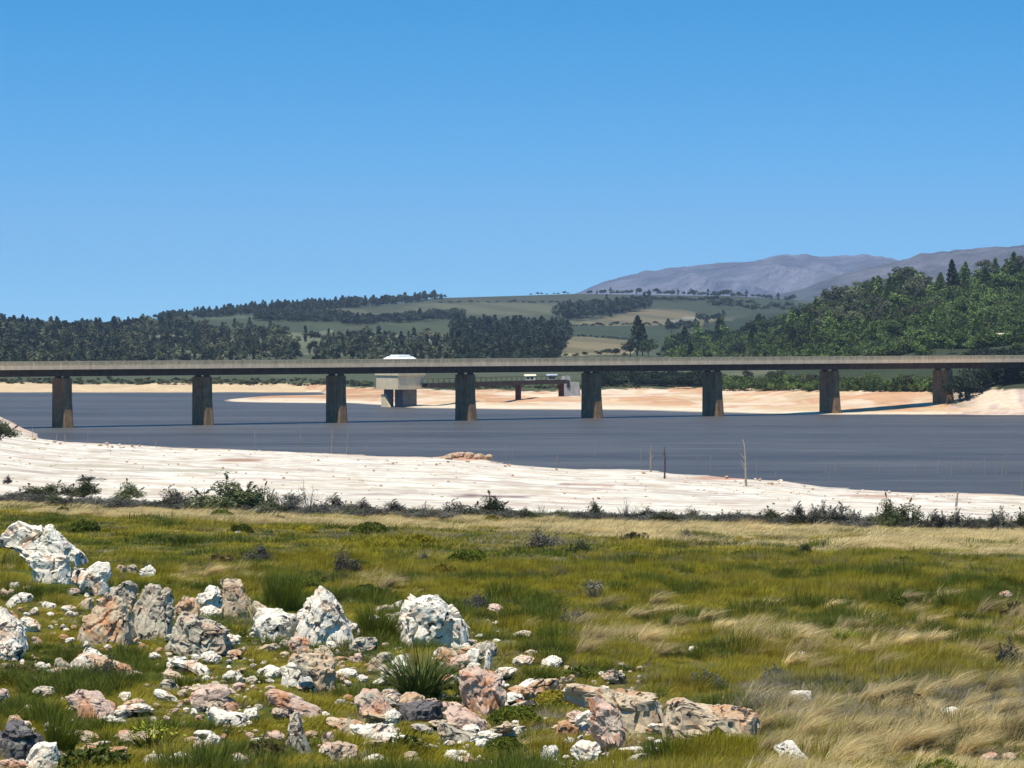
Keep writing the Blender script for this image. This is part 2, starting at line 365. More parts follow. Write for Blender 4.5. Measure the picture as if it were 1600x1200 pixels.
# ------------------------------------------------------------------ bridge
PXc = [97, 316, 525, 727, 924, 1113, 1296, 1473]
pier_xy = [Vector((pX(x, 596.5+14.8*i), 596.5+14.8*i)) for i, x in enumerate(PXc)]
d0 = pier_xy[1]-pier_xy[0]; d1 = pier_xy[7]-pier_xy[6]
path = [pier_xy[0]-d0*k for k in (5, 4, 3, 2, 1)]+pier_xy+[pier_xy[7]+d1*.95]
left_piers = [path[4], path[3]]
# resample smoothly
P = np.array([list(p) for p in path]); s_ = np.concatenate([[0], np.cumsum(np.hypot(*np.diff(P, axis=0).T))])
ss = np.arange(0, s_[-1], 1.7); ker = np.ones(31)/31
rx = np.interp(np.arange(-51, s_[-1]+51, 1.7), s_, P[:, 0]); ry = np.interp(np.arange(-51, s_[-1]+51, 1.7), s_, P[:, 1])
def ext(s, k):
    a = np.interp(s, s_, P[:, k]); a = np.where(s < 0, P[0, k]+(P[1, k]-P[0, k])*s/s_[1], a)
    return np.where(s > s_[-1], P[-1, k]+(P[-1, k]-P[-2, k])*(s-s_[-1])/(s_[-1]-s_[-2]), a)
sg = np.arange(-51, s_[-1]+51, 1.7)
rx = np.convolve(ext(sg, 0), ker, 'same'); ry = np.convolve(ext(sg, 1), ker, 'same')
rx = np.interp(ss, sg, rx); ry = np.interp(ss, sg, ry)
tx = np.gradient(rx); ty = np.gradient(ry); L_ = np.hypot(tx, ty); tx /= L_; ty /= L_
bridge = empty("road_bridge", (0, 0, 0), "long concrete road bridge on wall piers crossing the grey lake", "bridge")
def sweep(name, prof, mat, parent, i0=0, i1=None):
    """prof: closed list of (offset towards the camera side, z)"""
    i1 = i1 or len(ss); n = len(prof); V = []; Fq = []
    for i in range(i0, i1):
        nx, ny = ty[i], -tx[i]
        for o_, z in prof: V.append((rx[i]+nx*o_, ry[i]+ny*o_, z))
    for i in range(i1-i0-1):
        for k in range(n): a = i*n+k; b_ = i*n+(k+1) % n; Fq.append((a, b_, b_+n, a+n))
    me = bpy.data.meshes.new(name); me.from_pydata(V, [], Fq+[tuple(range(n)), tuple((i1-i0-1)*n+k for k in range(n))[::-1]]); me.materials.append(mat)
    return link(name, me, parent)
HW = 3.7
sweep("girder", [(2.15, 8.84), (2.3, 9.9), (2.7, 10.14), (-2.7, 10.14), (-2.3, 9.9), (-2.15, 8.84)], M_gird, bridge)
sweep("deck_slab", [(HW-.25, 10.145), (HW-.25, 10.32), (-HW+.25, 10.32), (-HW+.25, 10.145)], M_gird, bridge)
sweep("road_surface", [(HW-.3, 10.325), (HW-.3, 10.37), (-HW+.3, 10.37), (-HW+.3, 10.325)], M_asph, bridge)
for sgn in (1, -1):
    sweep("edge_beam", [(sgn*(HW-.245), 10.05), (sgn*HW, 10.05), (sgn*HW, 10.72), (sgn*(HW-.245), 10.72)][::sgn], M_edge, bridge)
    sweep("parapet", [(sgn*(HW-.21), 10.722), (sgn*(HW-.035), 10.722), (sgn*(HW-.035), 11.26), (sgn*(HW-.21), 11.26)][::sgn], M_par, bridge)
    sweep("top_rail", [(sgn*(HW-.26), 11.262), (sgn*(HW-.02), 11.262), (sgn*(HW-.02), 11.42), (sgn*(HW-.26), 11.42)][::sgn], M_par, bridge)
mb = MB().box(-.15, .15, -.05, .01, 10.724, 11.255); pm = None; rest = MB()
vis = [i for i in range(2, len(ss)) if 800+rx[i]/ry[i]*F > -20]
for n_, i in enumerate(vis):
    nx, ny = ty[i], -tx[i]; x_, y_ = rx[i]+nx*(HW-.06), ry[i]+ny*(HW-.06); ang = math.atan2(ty[i], tx[i])
    if n_ < 98:
        if pm is None: o = mb.build("parapet_post", M_post, bridge); pm = o.data
        else: o = link("parapet_post", pm, bridge)
        o.location = (x_, y_, 0); o.rotation_euler = (0, 0, ang)
    else:
        ca, sa = math.cos(ang), math.sin(ang)
        rest.poly([(x_+a*ca-b_*sa, y_+a*sa+b_*ca, z) for a, b_, z in mb.v], mb.f)
o = rest.build("parapet_post", M_post, bridge); tag(o, kind="stuff")
def pier_parts(p, tdir, zb, label):
    ang = math.atan2(tdir.y, tdir.x)
    mb = MB(); z1 = 8.5
    # wall across the deck: local x along bridge, local y across, -y towards the camera
    secs = [(zb-1.5, .92, 3.1, 2.4), (zb, .90, 2.95, 2.4), (4.6, .86, 2.4, 2.4), (z1-.5, .86, 2.35, 2.4), (z1, .86, 2.35, 2.4)]
    vs = []; fs = []
    for z, hx, yn, yf in secs:
        vs += [(-hx, -yn+.25, z), (-hx*.75, -yn, z), (hx*.75, -yn, z), (hx, -yn+.25, z), (hx, yf-.25, z), (hx*.75, yf, z), (-hx*.75, yf, z), (-hx, yf-.25, z)]
    for i in range(len(secs)-1):
        for k in range(8): fs.append((i*8+k, i*8+(k+1) % 8, i*8+8+(k+1) % 8, i*8+8+k))
    fs.append(tuple(range(32, 40))); mb.poly(vs, fs)
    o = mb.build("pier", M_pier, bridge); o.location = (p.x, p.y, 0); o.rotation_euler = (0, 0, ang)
    o["label"] = label
    for yy in (-1.75, 1.55):
        MB().box(-.5, .5, yy-.5, yy+.5, 8.503, 8.7, (.95, .95)).box(-.4, .4, yy-.4, yy+.4, 8.703, 8.837).build("bearing", M_gird, o)
labs = ["first pier from the left, nearest to the camera", "second pier from the left", "third pier from the left, just left of the white intake box", "fourth pier from the left, standing in water", "fifth pier from the left, in front of the grey footbridge abutment", "sixth pier from the left, near the water's edge", "seventh pier from the left, standing on the edge of the sand", "last pier at the right, standing on dry sand"]
for i, p in enumerate(pier_xy):
    k = int(np.argmin((rx-p.x)**2+(ry-p.y)**2)); pp = Vector((rx[k], ry[k]))
    pier_parts(Vector((p.x, p.y)), Vector((tx[k], ty[k])), [0, 0, 0, 0, 0, 0, .1, 1.6][i], labs[i])
pier_parts(left_piers[0], Vector((tx[60], ty[60])), 0, "pier just outside the left of the view")
e_ = path[-1]; ang = math.atan2(ty[-1], tx[-1])
o = MB().box(-1.2, 4, -4.9, 4.9, 3, 8.8).box(.4, 4, -4.9, 4.9, 8.803, 10.3).build("abutment", M_edge, bridge); o.location = (e_.x, e_.y, 0); o.rotation_euler = (0, 0, ang)

# ------------------------------------------------------------------ intake tower
IY = 738; ic = (pX(625, IY+5), IY+5, 0); ra = math.radians(42)
it = empty("intake_tower", ic, "pale concrete intake tower with white hipped roof rising behind the bridge", "tower", rz=ra)
h = 3.65
MB().box(-h, h, -h, h, 3.8, 6.75).build("platform_box", M_pale, it, bevel=.04)
MB().box(-h-.22, h+.22, -h-.22, h+.22, 6.753, 7.5).build("parapet", M_pale, it, bevel=.05)
MB().box(-2.5, 2.3, -2.3, 2.3, 7.503, 9.62).build("gate_house", M_pale, it)
MB().box(-1.4, -.3, -2.36, -2.303, 7.6, 9.4).build("door", M_dkwin, it)
MB().box(-2.56, -2.503, -1.2, 1.0, 8.3, 9.2).build("window", M_dkwin, it)
rf = MB().box(-3.3, 3.3, -3.2, 3.2, 9.6, 9.78).box(-3.28, 3.28, -3.18, 3.18, 9.783, 10.85, (.6, .6)).build("roof", M_white, it)
MB().box(-1.5, 1.5, -1.4, 1.4, 10.853, 11.05).box(-1.7, 1.7, -1.6, 1.6, 11.053, 11.2, (.85, .85)).build("ridge_vent", M_white, rf)
MB().box(-1.3, 2.6, -2.5, .2, -3, 3.797).build("shaft", M_shaft, it)
MB().box(-2.297, -1.303, .6, 2.65, -3, 3.797).build("shaft", M_shaft, it)
MB().poly([(-3.0, 2.7, -3), (-3.0, -1.6, -3), (-3.0, 1.9, 2.7), (-3.0, 2.7, 2.7), (-2.3, 2.7, -3), (-2.3, -1.6, -3), (-2.3, 1.9, 2.7), (-2.3, 2.7, 2.7)],
          [(0, 3, 2, 1), (4, 5, 6, 7), (0, 1, 5, 4), (1, 2, 6, 5), (2, 3, 7, 6), (3, 0, 4, 7)]).build("buttress", M_pale, it)
mb = MB()
for k in range(9):
    for a_, b_ in ((-h-.1+k*(2*h+.2)/8, -h-.1), (-h-.1, -h-.1+k*(2*h+.2)/8)): mb.tube([(a_, b_, 7.503), (a_, b_, 8.3)], [.03, .03], 4)
for p_, q_ in (((-h-.1, -h-.1, 8.3), (h+.1, -h-.1, 8.3)), ((-h-.1, -h-.1, 8.3), (-h-.1, h+.1, 8.3))): mb.tube([p_, q_], [.03, .03], 4)
mb.build("handrail", M_tin, it)
# footbridge to the shore
fa = Vector((pX(664, 741), 741, 0)); fb = Vector((pX(880, 792), 792, 0)); fd = (fb-fa); fl = fd.length
fb_r = empty("footbridge", fa, "dark steel footbridge running from the intake tower to the shore", "footbridge", rz=math.atan2(fd.y, fd.x))
MB().box(0, fl, -.9, .9, 4.15, 4.3).build("walkway", M_dark, fb_r)
for s1 in (-.8, .8): MB().box(0, fl, s1-.12, s1+.12, 4.303, 5.1).build("side_beam", M_dark, fb_r)
mb = MB()
for k in range(int(fl/2.2)+1):
    for s1 in (-.8, .8): mb.tube([(k*2.2, s1, 5.103), (k*2.2, s1, 6.0)], [.04, .04], 5)
for s1 in (-.8, .8): mb.tube([(0, s1, 6.02), (fl, s1, 6.02)], [.045, .045], 5)
mb.build("handrail", M_dark, fb_r)
for q in (.66, .985): MB().box(fl*q-.28, fl*q+.28, -.6, .6, -1, 4.147).build("support_post", M_rust, fb_r)
ab = empty("footbridge_abutment", (pX(888, 796), 796, 0), "grey concrete abutment block at the shore end of the footbridge", "abutment", rz=.3)
MB().box(-1.9, 2.6, -2, 2, 0, 4.4, (.75, .8)).build("block", M_grey, ab); MB().box(-1.5, .2, -1.4, 1.4, 4.403, 5.9, (.7, .9)).build("kiosk", M_grey, ab)
MB().box(-.9, -.3, -1.95, -1.4, 3.2, 4.9).build("doorway", M_dkwin, ab)

# ------------------------------------------------------------------ houses
def house(x, y, Y, wd, ht, mw, mr, label, rz=0.2):
    X, Y, z = place(x, y, 700, 2600)
    r = empty("farmhouse", (X, Y, z), label, "house", rz=rz); a = wd/2
    MB().box(-a, a, -a*.6, a*.6, -6, ht).build("wall", mw, r)
    MB().poly([(-a-.3, -a*.7, ht+.003), (a+.3, -a*.7, ht+.003), (a+.3, a*.7, ht+.003), (-a-.3, a*.7, ht+.003), (-a-.3, 0, ht+a*.4), (a+.3, 0, ht+a*.4)],
              [(0, 1, 5, 4), (3, 4, 5, 2), (0, 4, 3), (1, 2, 5), (0, 3, 2, 1)]).build("roof", mr, r)
    for k in (-.5, .3): MB().box(a*k-.4, a*k+.4, -a*.6-.03, -a*.6-.003, ht*.35, ht*.8).build("window", M_dkwin, r)
house(1565, 535, 0, 2.6, 1.9, M_cream, M_cream, "small cream house showing between trees on the right hillside")
house(1088, 552, 0, 5.5, 1.6, M_shaft, M_grey, "grey roofed house in trees just above the bridge, right of the pair of conifers")
house(828, 596, 930, 2.6, 1.2, M_cream, M_cream, "small pale yellow hut on the far shore under the bridge")
house(862, 595, 960, 2.4, 1.2, M_pale, M_tin, "small pale shed on the far shore beside the abutment")

# ------------------------------------------------------------------ foliage materials
def leaf_mat(name, a, b_, c_=None, scale=.5, rough=.75, trans=.0):
    m, t, b = newmat(name, rough, .15)
    oi = N(t, "ShaderNodeObjectInfo").outputs["Random"]; k = noise(t, scale, 3, .6)
    col = ramp(t, k, [(.3, a), (.7, b_)])
    col = mix(t, 1.0, col, ramp(t, oi, [(0, .5), (.6, 1.), (1, 1.75)]), 'MULTIPLY')
    if c_: col = mix(t, ramp(t, noise(t, scale*4, 2, .5), [(.62, 0.), (.7, 1.)]), col, c_)
    t.links.new(col, b.inputs[0])
    return m
L_pine = leaf_mat("pine_foliage", (.022, .034, .020), (.060, .075, .040), scale=.05)
L_gum = leaf_mat("gum_foliage", (.040, .070, .015), (.13, .175, .042), scale=.12)
L_gum2 = leaf_mat("olive_foliage", (.055, .07, .030), (.15, .145, .075), scale=.12)
L_dark = leaf_mat("dark_foliage", (.016, .024, .013), (.035, .05, .022), scale=.15)
L_shr = leaf_mat("shrub_leaves", (.045, .06, .022), (.14, .15, .06), scale=1.5)
L_pur = leaf_mat("dusky_shrub_leaves", (.08, .07, .055), (.20, .18, .135), scale=1.5)
L_gry = leaf_mat("grey_shrub_leaves", (.07, .075, .055), (.19, .18, .14), scale=1.5)
L_crm = leaf_mat("cream_flowers", (.30, .26, .17), (.55, .50, .38), scale=4)
L_yel = leaf_mat("yellow_green_leaves", (.13, .15, .015), (.30, .30, .03), scale=4)
L_strap = leaf_mat("strap_leaves", (.06, .09, .015), (.19, .23, .055), scale=3, rough=.45)
M_bark = concrete("bark", (.10, .075, .055), .6, 2); M_deadw = concrete("dead_wood", (.36, .31, .23), .7, 2)
M_trunk = concrete("pale_bark", (.20, .17, .13), .6, 2)

def cards(centres, size, seed, aspect=1.4):
    """leaf clump faces at centres (n,3)"""
    r = np.random.default_rng(seed); n = len(centres)
    a = r.normal(size=(n, 3)); a /= np.linalg.norm(a, axis=1)[:, None]
    b_ = np.cross(a, r.normal(size=(n, 3))); b_ /= np.linalg.norm(b_, axis=1)[:, None]
    s = size*(.55+.9*r.random((n, 1)))
    p0 = centres-a*s*aspect; p1 = centres+b_*s*.6+a*s*.1; p2 = centres+a*s*aspect; p3 = centres-b_*s*.5
    V = np.stack([p0, p1, p2, p3], 1).reshape(-1, 3)
    return V, np.arange(4*n).reshape(n, 4)
def crown_pts(kind, n, seed, H=1.):
    r = np.random.default_rng(seed)
    if kind == 'pine':      # ragged cone
        t = r.random(n)**.85; z = .12+.88*t; rad = .30*(1-t)**.8*(.55+.45*np.abs(np.sin(t*24+r.random(n)*.6)))+.02
        a = r.random(n)*6.283; q = rad*np.sqrt(r.random(n)*.6+.4); q *= 1+.35*np.sin(a*3+seed)
        return np.stack([np.cos(a)*q, np.sin(a)*q, z], 1)
    if kind == 'poplar':
        t = r.random(n); z = .12+.88*t; rad = .15*np.sin(np.clip(t*.9+.1, 0, 1)*3.14)**.6
        a = r.random(n)*6.283; q = rad*np.sqrt(r.random(n))*(1+.4*np.sin(t*11+seed)); return np.stack([np.cos(a)*q, np.sin(a)*q, z], 1)
    nl = {'gum': 11, 'dome': 9, 'umbrella': 8}[kind]
    cs = []
    for k in range(nl):
        a = r.random()*6.283; q = r.random()**.6
        if kind == 'gum': cs.append((math.cos(a)*.26*q, math.sin(a)*.26*q, .38+.5*r.random(), .10+.10*r.random()))
        elif kind == 'dome': cs.append((math.cos(a)*.34*q, math.sin(a)*.34*q, .25+.5*(1-q*.7)*r.random()+.1, .14+.10*r.random()))
        else: cs.append((math.cos(a)*.38*q, math.sin(a)*.38*q, .78+.12*r.random(), .08+.07*r.random()))
    cs = np.array(cs); i = r.integers(0, nl, n); d = r.normal(size=(n, 3)); d /= np.linalg.norm(d, axis=1)[:, None]
    rr = cs[i, 3]*(r.random(n)**.35); p = cs[i, :3]+d*rr[:, None]*np.array([1, 1, .8]); return p
def tree_meshes(kind, n, size, seed, leaf, bark, height):
    p = crown_pts(kind, n, seed)*height
    V, Fq = cards(p, size, seed+5)
    cr = mesh_np("crown", V, Fq, leaf)
    mb = MB(); r = random.Random(seed)
    top = .9 if kind in ('pine', 'poplar') else .7
    mb.tube([(0, 0, -1.5), (r.uniform(-.02, .02)*height, 0, .35*height), (r.uniform(-.03, .03)*height, 0, top*height)], [.028*height, .018*height, .005*height], 6)
    if kind not in ('pine', 'poplar'):
        for k in range(5):
            a = r.random()*6.28; q = .25*height; zz = r.uniform(.3, .55)*height
            mb.tube([(0, 0, zz), (math.cos(a)*q*.5, math.sin(a)*q*.5, zz+.14*height), (math.cos(a)*q, math.sin(a)*q, zz+.28*height)], [.012*height, .008*height, .003*height], 5)
    me = bpy.data.meshes.new("trunk"); me.from_pydata(mb.v, [], mb.f); me.materials.append(bark)
    return cr, me
def joined(kind, n, size, seed, leaf, bark, height):
    """one-mesh version for trees a few pixels tall"""
    p = crown_pts(kind, n, seed)*height; V, Fq = cards(p, size, seed+5)
    k = len(V); hw = .012*height; tv = np.array([(-hw, 0, -3), (hw, 0, -3), (hw*.4, 0, height*.7), (-hw*.4, 0, height*.7), (0, -hw, -3), (0, hw, -3), (0, hw*.4, height*.7), (0, -hw*.4, height*.7)])
    V = np.vstack([V, tv]); Fq = np.vstack([Fq, [[k, k+1, k+2, k+3], [k+4, k+5, k+6, k+7]]])
    return mesh_np("tree", V, Fq, mats=[leaf, bark], midx=[0]*(len(Fq)-2)+[1, 1])
H0 = 10.
far_pine = [joined('pine', 260, .55, 100+i, L_pine, M_bark, H0) for i in range(4)]
far_dome = [joined('dome', 300, .6, 120+i, L_pine, M_bark, H0) for i in range(4)]
far_pop = [joined('poplar', 220, .5, 140+i, L_pine, M_trunk, H0) for i in range(3)]
far_gum = [joined('gum', 300, .55, 160+i, L_gum2, M_trunk, H0) for i in range(4)]
near_gum = [tree_meshes(('gum', 'gum', 'pine', 'poplar')[i], 800, .34, 200+i, L_gum, M_trunk, H0) for i in range(4)]
near_ol = [tree_meshes('dome', 800, .30, 210+i, L_gum, M_trunk, H0) for i in range(3)]
near_gry = [tree_meshes('gum', 700, .30, 220+i, L_gum2, M_trunk, H0) for i in range(3)]
near_dk = [tree_meshes('dome', 800, .32, 230+i, L_dark, M_bark, H0) for i in range(3)]
near_pine = [tree_meshes('pine', 1100, .30, 240+i, L_dark, M_bark, H0) for i in range(2)]
near_umb = [tree_meshes('umbrella', 500, .26, 250+i, L_gum2, M_trunk, H0) for i in range(2)]
def far_tree(mesh, x, y, hpx, label, group, name, wf=1., lo=880, hi=3350):
    X, Y, z = place(x, y, lo, hi); s = hpx/F*Y/H0
    o = link(name, mesh, None, (X, Y, z)); o.scale = (s*wf, s*wf, s); o.rotation_euler = (0, 0, random.random()*6.28)
    return tag(o, label, "tree", group)
def near_tree(pair, x, y, hpx, label, group, name, wf=1., lo=700, hi=1500, Y=None):
    X, YY_, z = place(x, y, lo, hi) if Y is None else (pX(x, Y), Y, float(ground(pX(x, Y), Y)[0]))
    s = hpx/F*YY_/H0
    r = bpy.data.objects.new(name, None); COL.objects.link(r); r.location = (X, YY_, z)
    r.scale = (s*wf, s*wf, s); r.rotation_euler = (0, 0, random.random()*6.28); tag(r, label, "tree", group)
    link("crown", pair[0], r); link("trunk", pair[1], r); return r
R = random.Random(5); J = lambda a: R.uniform(-a, a)
def over(x, y=None, lo=None):
    n_ = ["first", "second", "third", "fourth", "fifth", "sixth", "seventh", "last"]; k = sum(x > p for p in PXc)
    t_ = "left of the first pier" if k == 0 else "right of the last pier" if k == 8 else "between %s and %s pier" % (n_[k-1], n_[k])
    return t_+("" if lo is None else (", high up" if y < lo else ", low down"))
# skyline row of dark trees, left and centre
G = "dark trees along the left skyline"
for x in np.arange(-6, 700, 6.2):
    yb = np.interp(x, [0, 150, 250, 400, 520, 620, 690], [502, 511, 499, 488, 482, 474, 466])
    h = R.uniform(9, 17)*np.interp(x, [0, 100, 150, 200, 400, 640, 690], [.95, .6, .45, .6, 1.1, 1.25, .8])
    far_tree(R.choice(far_pine+far_dome[:2]), x+J(3), yb+R.uniform(0, 4), h, "small dark pine on the skyline "+over(x), G, "pine_tree", 1.3)
# belts between the fields
def belt(P, n, h0, h1, meshes, label, group, name, wf=1.4, jy=2.):
    out = []
    for k in range(n):
        u = k/(n-1)*(len(P)-1); i = min(int(u), len(P)-2); f = u-i
        x = P[i][0]*(1-f)+P[i+1][0]*f; y = P[i][1]*(1-f)+P[i+1][1]*f
        out.append(far_tree(R.choice(meshes), x+J(3), y+J(jy), R.uniform(h0, h1), label, group, name, wf))
    return out
belt([(400, 500), (470, 500), (540, 500)], 26, 13, 19, far_dome+far_pine[:1], "dark bushy tree in the upper left shelter belt above the first green field", "trees of the upper left shelter belt", "belt_tree", 1.3)
belt([(536, 507), (560, 507), (620, 503), (720, 499)], 34, 14, 21, far_dome+far_pine[:1], "dark bushy tree in the shelter belt above the central green field", "trees of the central shelter belt", "belt_tree", 1.3)
belt([(708, 522), (760, 522), (888, 524)], 36, 22, 32, far_pine+far_dome, "tall dark tree in the plantation block in the centre of the hill", "trees of the central plantation block", "plantation_tree", 1.1, 3)
belt([(720, 530), (860, 532)], 20, 24, 36, far_pine+far_dome, "tall dark tree in the plantation block in the centre of the hill", "trees of the central plantation block", "plantation_tree", 1.1, 4)
belt([(870, 498), (910, 500), (960, 494), (1012, 482)], 34, 20, 30, far_dome+far_pop, "dark tree in the thick diagonal belt below the ridge field", "trees of the diagonal belt", "belt_tree", 1.1)
belt([(925, 460), (990, 459), (1060, 461), (1120, 463), (1165, 464), (1240, 472)], 48, 5, 14, far_dome+far_pop[:1], "small tree standing on the ridge in front of the far mountain", "trees on the ridge before the mountain", "ridge_tree", 1.5, 1)
belt([(832, 459), (888, 459)], 8, 3, 6, far_dome, "tiny tree on the bare middle of the ridge", "tiny trees on the bare ridge", "ridge_tree", 2, .5)
belt([(1110, 480), (1180, 487), (1250, 485)], 16, 12, 20, far_dome, "dark tree on the slope between the ridge and the right hillside", "trees below the right end of the ridge", "slope_tree", 1.4, 4)
belt([(1010, 470), (1060, 472), (1110, 470), (1180, 476)], 30, 6, 11, far_dome, "small dark tree in the hedgerow just below the ridge at centre right", "trees of the upper hedgerow", "belt_tree", 1.7, 1)
belt([(895, 510), (960, 509), (1042, 509)], 22, 4, 8, far_dome, "low dark tree in the hedgerow between the brown and the green field", "trees of the middle hedgerow", "belt_tree", 1.8, 1)
belt([(880, 526), (940, 528), (985, 532)], 18, 4, 7, far_dome, "low tree on the upper edge of the pale straw field", "trees along the pale straw field", "belt_tree", 1.8, 1)
belt([(690, 474), (800, 473), (880, 474)], 16, 3, 6, far_dome, "low bush on the terrace line under the bare ridge", "bushes on the terrace line", "ridge_tree", 2.2, .6)
belt([(1042, 520), (1080, 512), (1130, 500)], 20, 12, 20, far_dome+far_pine[:1], "dark tree on the slope right of the pair of conifers", "trees right of the pair of conifers", "slope_tree", 1.4, 5)
# left wood: rows of trees standing below the skyline
for k in range(190):
    x = R.uniform(-10, 310)
    if x > 220 and R.random() < .4: x -= 200; u = R.random(); yb = np.interp(x, [0, 100, 150, 200, 310], [514, 521, 524, 518, 512])+u*(558-510)
    h = R.uniform(16, 28)
    far_tree(R.choice(far_pine+far_dome+far_pop[:1]), x, yb, h, "dark tree in the left shore wood "+over(x, yb, 536), "trees of the left shore wood", "woodland_tree", 1.15)
for k in range(185):
    x = R.uniform(300, 720); yb = np.interp(x, [300, 460, 560, 720], [518, 532, 533, 538])+R.random()**1.1*np.interp(x, [300, 720], [40, 24])
    if 466 < x < 520 and yb < 545 and R.random() < .7: continue
    far_tree(R.choice(far_pop+far_gum+far_dome[:2]), x, min(yb, 561), R.uniform(14, 30), "slender grey green tree in the open wood "+over(x, yb, 545), "trees of the open wood behind the bridge", "poplar_tree", R.uniform(.9, 1.3))
for k in range(46):
    x = R.uniform(708, 866); far_tree(R.choice(far_pine+far_dome), x, R.uniform(540, 561), R.uniform(20, 30), "dark tree in the front rows below the central plantation", "trees below the central plantation", "plantation_tree", 1.1)
# low trees just above the bridge in the centre
for x, y, h in [(855, 560, 22), (948, 556, 14), (960, 557, 16), (935, 558, 10), (915, 558, 9), (900, 559, 9), (885, 559, 9), (1030, 558, 9), (1050, 558, 12), (1070, 558, 8), (1120, 560, 12), (975, 559, 9)]:
    far_tree(R.choice(far_gum+far_dome), x, y, h, "low round tree at the foot of the pale field just above the bridge rail", "low trees above the bridge rail", "round_tree", 1.8)
near_tree(near_pine[0], 996, 556, 62, "tallest dark conifer of the pair standing above the middle of the bridge", None, "conifer", .95, hi=1500)
near_tree(near_pine[1], 1004, 556, 50, "shorter conifer close against the tallest one above the bridge", None, "conifer", .8, hi=1500)
near_tree(near_dk[0], 985, 558, 34, "broad dark tree at the left foot of the tallest conifer", None, "round_tree", 1.0, hi=1500)
near_tree(near_ol[1], 1013, 558, 38, "round green tree at the right foot of the tallest conifer", None, "round_tree", 1.1, hi=1500)
# right hillside
sky_r = ([1040, 1060, 1100, 1150, 1200, 1250, 1300, 1350, 1400, 1450, 1500, 1550, 1600, 1700], [535, 520, 505, 505, 488, 482, 458, 445, 440, 440, 434, 425, 420, 410])
cnt = 0
for k in range(900):
    x = R.uniform(1040, 1640); u = R.random(); y0 = np.interp(x, *sky_r)+12; yb = y0+u**.9*(562-y0)
    if cnt >= 285: break
    if 1548 < x < 1582 and 531 < yb < 562: continue
    cnt += 1
    hh = np.interp(yb, [440, 560], [36, 26])*R.uniform(.7, 1.35)*(.8 if x < 1150 else 1)
    upper = yb < np.interp(x, [1250, 1600], [530, 500])
    if x < 1270 and R.random() < .55: pr = R.choice(near_dk); lb = ("dark tree on the right hillside", "dark trees on the flank of the right hillside")
    elif upper and 1270 < x < 1480 and R.random() < .65: pr = R.choice(near_gry); lb = ("grey green gum on the right hillside", "gum trees high on the right hillside")
    else: pr = R.choice(near_gum+near_ol); lb = ("green leafy tree on the right hillside", "green trees of the right hillside wood")
    near_tree(pr, x, yb, hh, lb[0]+" "+over(x, yb, 505), lb[1], "broadleaf_tree", 1.25)
for k in range(30):
    x = R.uniform(1060, 1640); y0 = np.interp(x, *sky_r)+14; near_tree(R.choice([near_pine[0], near_pine[1], near_gum[2], near_gum[3], near_gum[2]]), x, y0+R.random()*60, R.uniform(28, 46), "pointed tree standing taller than the hillside wood "+over(x), "pointed trees of the right hillside", "pointed_tree", 1.15)
near_tree(near_pine[0], 1487, 468, 62, "tall pointed conifer rising above the wood on the right skyline", None, "conifer", .75)
near_tree(near_umb[0], 1412, 458, 34, "thin umbrella topped gum breaking the skyline left of the tall conifer", None, "gum_tree", 1.3)
near_tree(near_umb[1], 1398, 455, 38, "taller thin gum with a sparse flat crown on the right skyline", None, "gum_tree", 1.)
near_tree(near_umb[0], 1532, 450, 46, "sparse flat crowned gum on the skyline right of the tall conifer", None, "gum_tree", 1.1)
for i, (x, y, h) in enumerate([(1345, 462, 34), (1370, 460, 34), (1330, 470, 30), (1300, 478, 32), (1450, 460, 30), (1470, 458, 32), (1505, 452, 36), (1555, 446, 42), (1580, 442, 40), (1600, 440, 42), (1430, 456, 22)]):
    near_tree(R.choice(near_gum+near_gry), x, y, h, "tall gum tree on the skyline of the right hillside", "gum trees on the right skyline", "gum_tree", 1.2)
# trees under and behind the bridge
for k in range(34):
    x = 935+k*5.2; near_tree(R.choice(near_dk), x, R.uniform(596, 602), R.uniform(18, 28), "dark tree on the far bank under the bridge between the fifth and sixth piers", "dark trees under the bridge", "bank_tree", 1.5, lo=760)
for k in range(60):
    x = 1125+k*6.2; near_tree(R.choice(near_ol+near_gry[:1]), x, R.uniform(600, 611), R.uniform(12, 28), "green bushy tree on the far bank under the right spans", "green bushy trees under the right spans", "bank_tree", 1.5, lo=720)
for x, y, h in [(1500, 628, 50), (1512, 622, 46), (1525, 615, 45), (1540, 606, 48), (1556, 600, 44), (1572, 596, 40), (1590, 592, 42), (1600, 590, 40), (1518, 608, 50), (1548, 590, 40), (1530, 596, 40), (1584, 582, 30), (1605, 580, 34)]:
    near_tree(R.choice(near_dk), x, y, h, "dark tree on the embankment at the right end of the bridge", "dark trees on the right embankment", "bank_tree", 1.3, lo=690, hi=1200)

